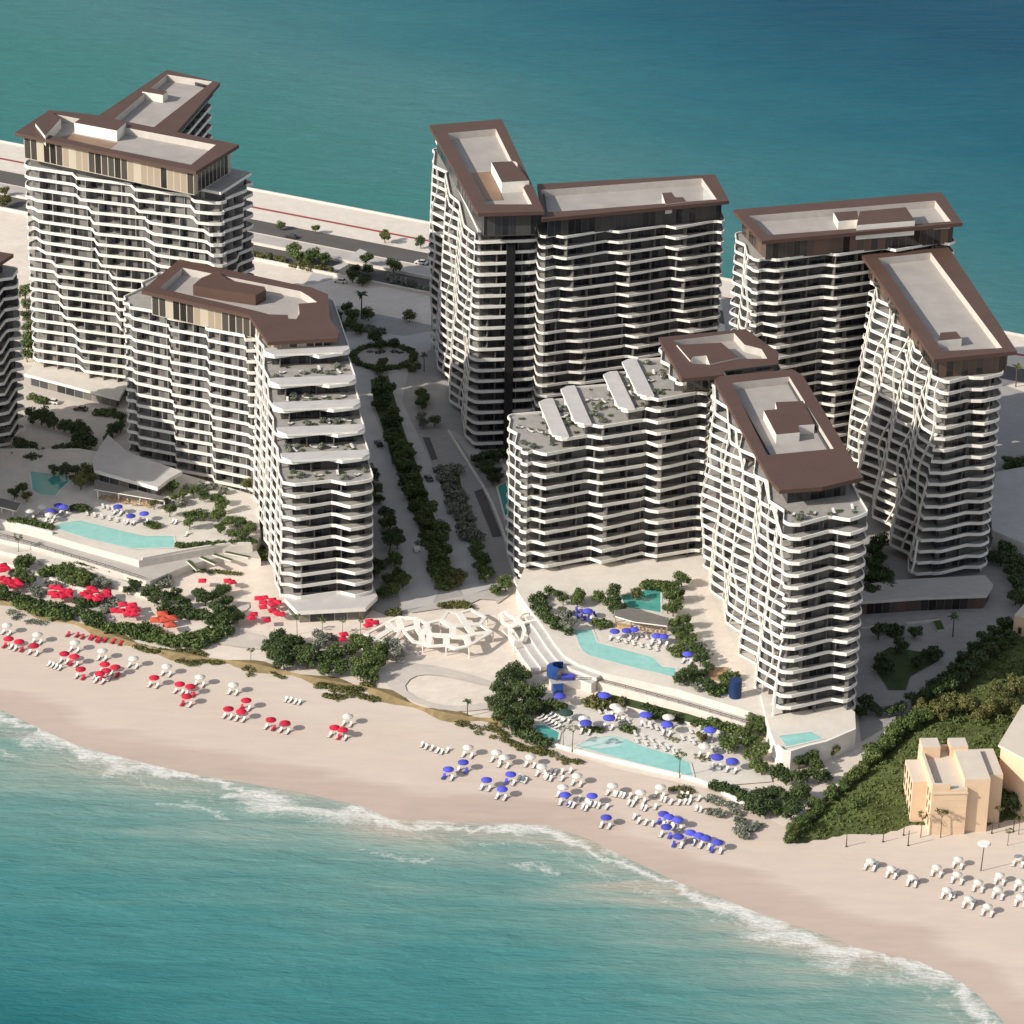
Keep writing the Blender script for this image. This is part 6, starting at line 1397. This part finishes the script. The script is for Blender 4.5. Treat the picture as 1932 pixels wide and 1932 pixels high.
# things under the frame of the terraces
rd = random.Random(3)
for q, z, am in TERR:
    side = 'left' if q[0].x < -20 else 'right'
    for i in range(4):
        a = (i+.5)/4; b_ = rd.uniform(.3, .7); p = q[0].lerp(q[1], a).lerp(q[3].lerp(q[2], a), b_)
        lounger('cushion', Vector((p.x, p.y, z+.02)), rd.random()*3, 'white lounger on a garden terrace of the front %s tower' % side, 'terrace loungers of the front %s tower' % side)
# rock-shaped lumps standing in for the canopy's grey shadow cells, by the grove
for i, (x, y, k) in enumerate(((480, 520, 1.6), (430, 540, 1.2), (540, 560, 1.), (500, 600, 1.3), (470, 670, 1.1), (600, 600, .9), (400, 560, 1.4))):
    q = Q('e', x, y); bm = bmesh.new(); bmesh.ops.create_icosphere(bm, subdivisions=2, radius=k)
    for v in bm.verts: v.co *= 1+.35*noise.noise(v.co*1.1+Vector((i*7, 0, 0))); v.co.z *= .6
    me = bpy.data.meshes.new('boulder'); bm.to_mesh(me); bm.free(); me.materials.append(M['shadowlump']); o = bpy.data.objects.new('boulder', me); COL.objects.link(o); o.location = (q.x, q.y, k*.2)
    tag(o, ordlab([3, 1, 5, 4, 2, 6, 0][i], 7, ('pale boulders between the grove and the white canopy', 'boulder')), 'boulder', 'pale boulders by the grove')
# throw away plants and furniture that were made but never placed
for k in list(PROTO.values())+[list(PR.values()), list(LG.values()), [CH]]:
    for o, used in k:
        if not used:
            for ch in list(o.children): bpy.data.objects.remove(ch)
            bpy.data.objects.remove(o)

# past the 300 nearest, the smallest loungers are joined into one object
bpy.context.view_layer.update()
AL = sorted([o for o in bpy.data.objects if o.name.split('.')[0] == 'sun_lounger' and o.type == 'EMPTY'], key=lambda o: (o.matrix_world.translation-CAM).length)
mb = MB(); mats = [M['lframe'], M['cushion'], M['red'], M['blue']]
for o in AL[300:]:
    for ch in list(o.children):
        mw_ = ch.matrix_world; k = mats.index(ch.data.materials[0])
        for p in ch.data.polygons: mb.face([mw_ @ ch.data.vertices[v].co for v in p.vertices], k)
        bpy.data.objects.remove(ch)
    bpy.data.objects.remove(o)
if mb.v: tag(mb.build('sun_loungers', mats), kind='stuff')

# ------------------------------------------------------------------ light, sky, camera
SUN_EL, AZ = R(29.5), math.atan2(-.44, -.898)           # the sun stands low to the left, on the viewer's side
to_sun = Vector((math.cos(AZ)*math.cos(SUN_EL), math.sin(AZ)*math.cos(SUN_EL), math.sin(SUN_EL)))
sl = bpy.data.lights.new('sun', 'SUN'); sl.energy = 4.2; sl.angle = R(.5); sl.color = (1, .93, .82)
so = bpy.data.objects.new('sun', sl); COL.objects.link(so); so.rotation_euler = to_sun.to_track_quat('Z', 'Y').to_euler(); so.location = to_sun*900
w = bpy.data.worlds.new('World'); scn.world = w; w.use_nodes = True
wn = w.node_tree; bg = wn.nodes['Background']; sk = wn.nodes.new('ShaderNodeTexSky'); sk.sky_type = 'NISHITA'; sk.sun_disc = False
sk.sun_elevation = SUN_EL; sk.sun_rotation = math.atan2(to_sun.x, to_sun.y)
hsv = wn.nodes.new('ShaderNodeHueSaturation'); hsv.inputs['Saturation'].default_value = .45; wn.links.new(sk.outputs['Color'], hsv.inputs['Color']); wn.links.new(hsv.outputs['Color'], bg.inputs['Color']); bg.inputs['Strength'].default_value = .125
cd = bpy.data.cameras.new('camera'); co = bpy.data.objects.new('camera', cd); COL.objects.link(co); scn.camera = co
cd.sensor_width = 36; cd.lens = FPX/1932*36; cd.clip_start = 10; cd.clip_end = 8000
right = Vector((1, 0, 0)); up = Vector((0, sP, cP)); fw = Vector((0, cP, -sP))
rx = right*cR+up*sR; ux = -right*sR+up*cR
mw = Matrix.Identity(4)
for i in range(3): mw[i][0], mw[i][1], mw[i][2], mw[i][3] = rx[i], ux[i], -fw[i], CAM[i]
co.matrix_world = mw
scn.view_settings.view_transform = 'Standard'; scn.view_settings.look = 'None'; scn.view_settings.gamma = 1; scn.view_settings.exposure = .27
scn.render.engine = 'CYCLES'; scn.render.resolution_x = scn.render.resolution_y = 1024
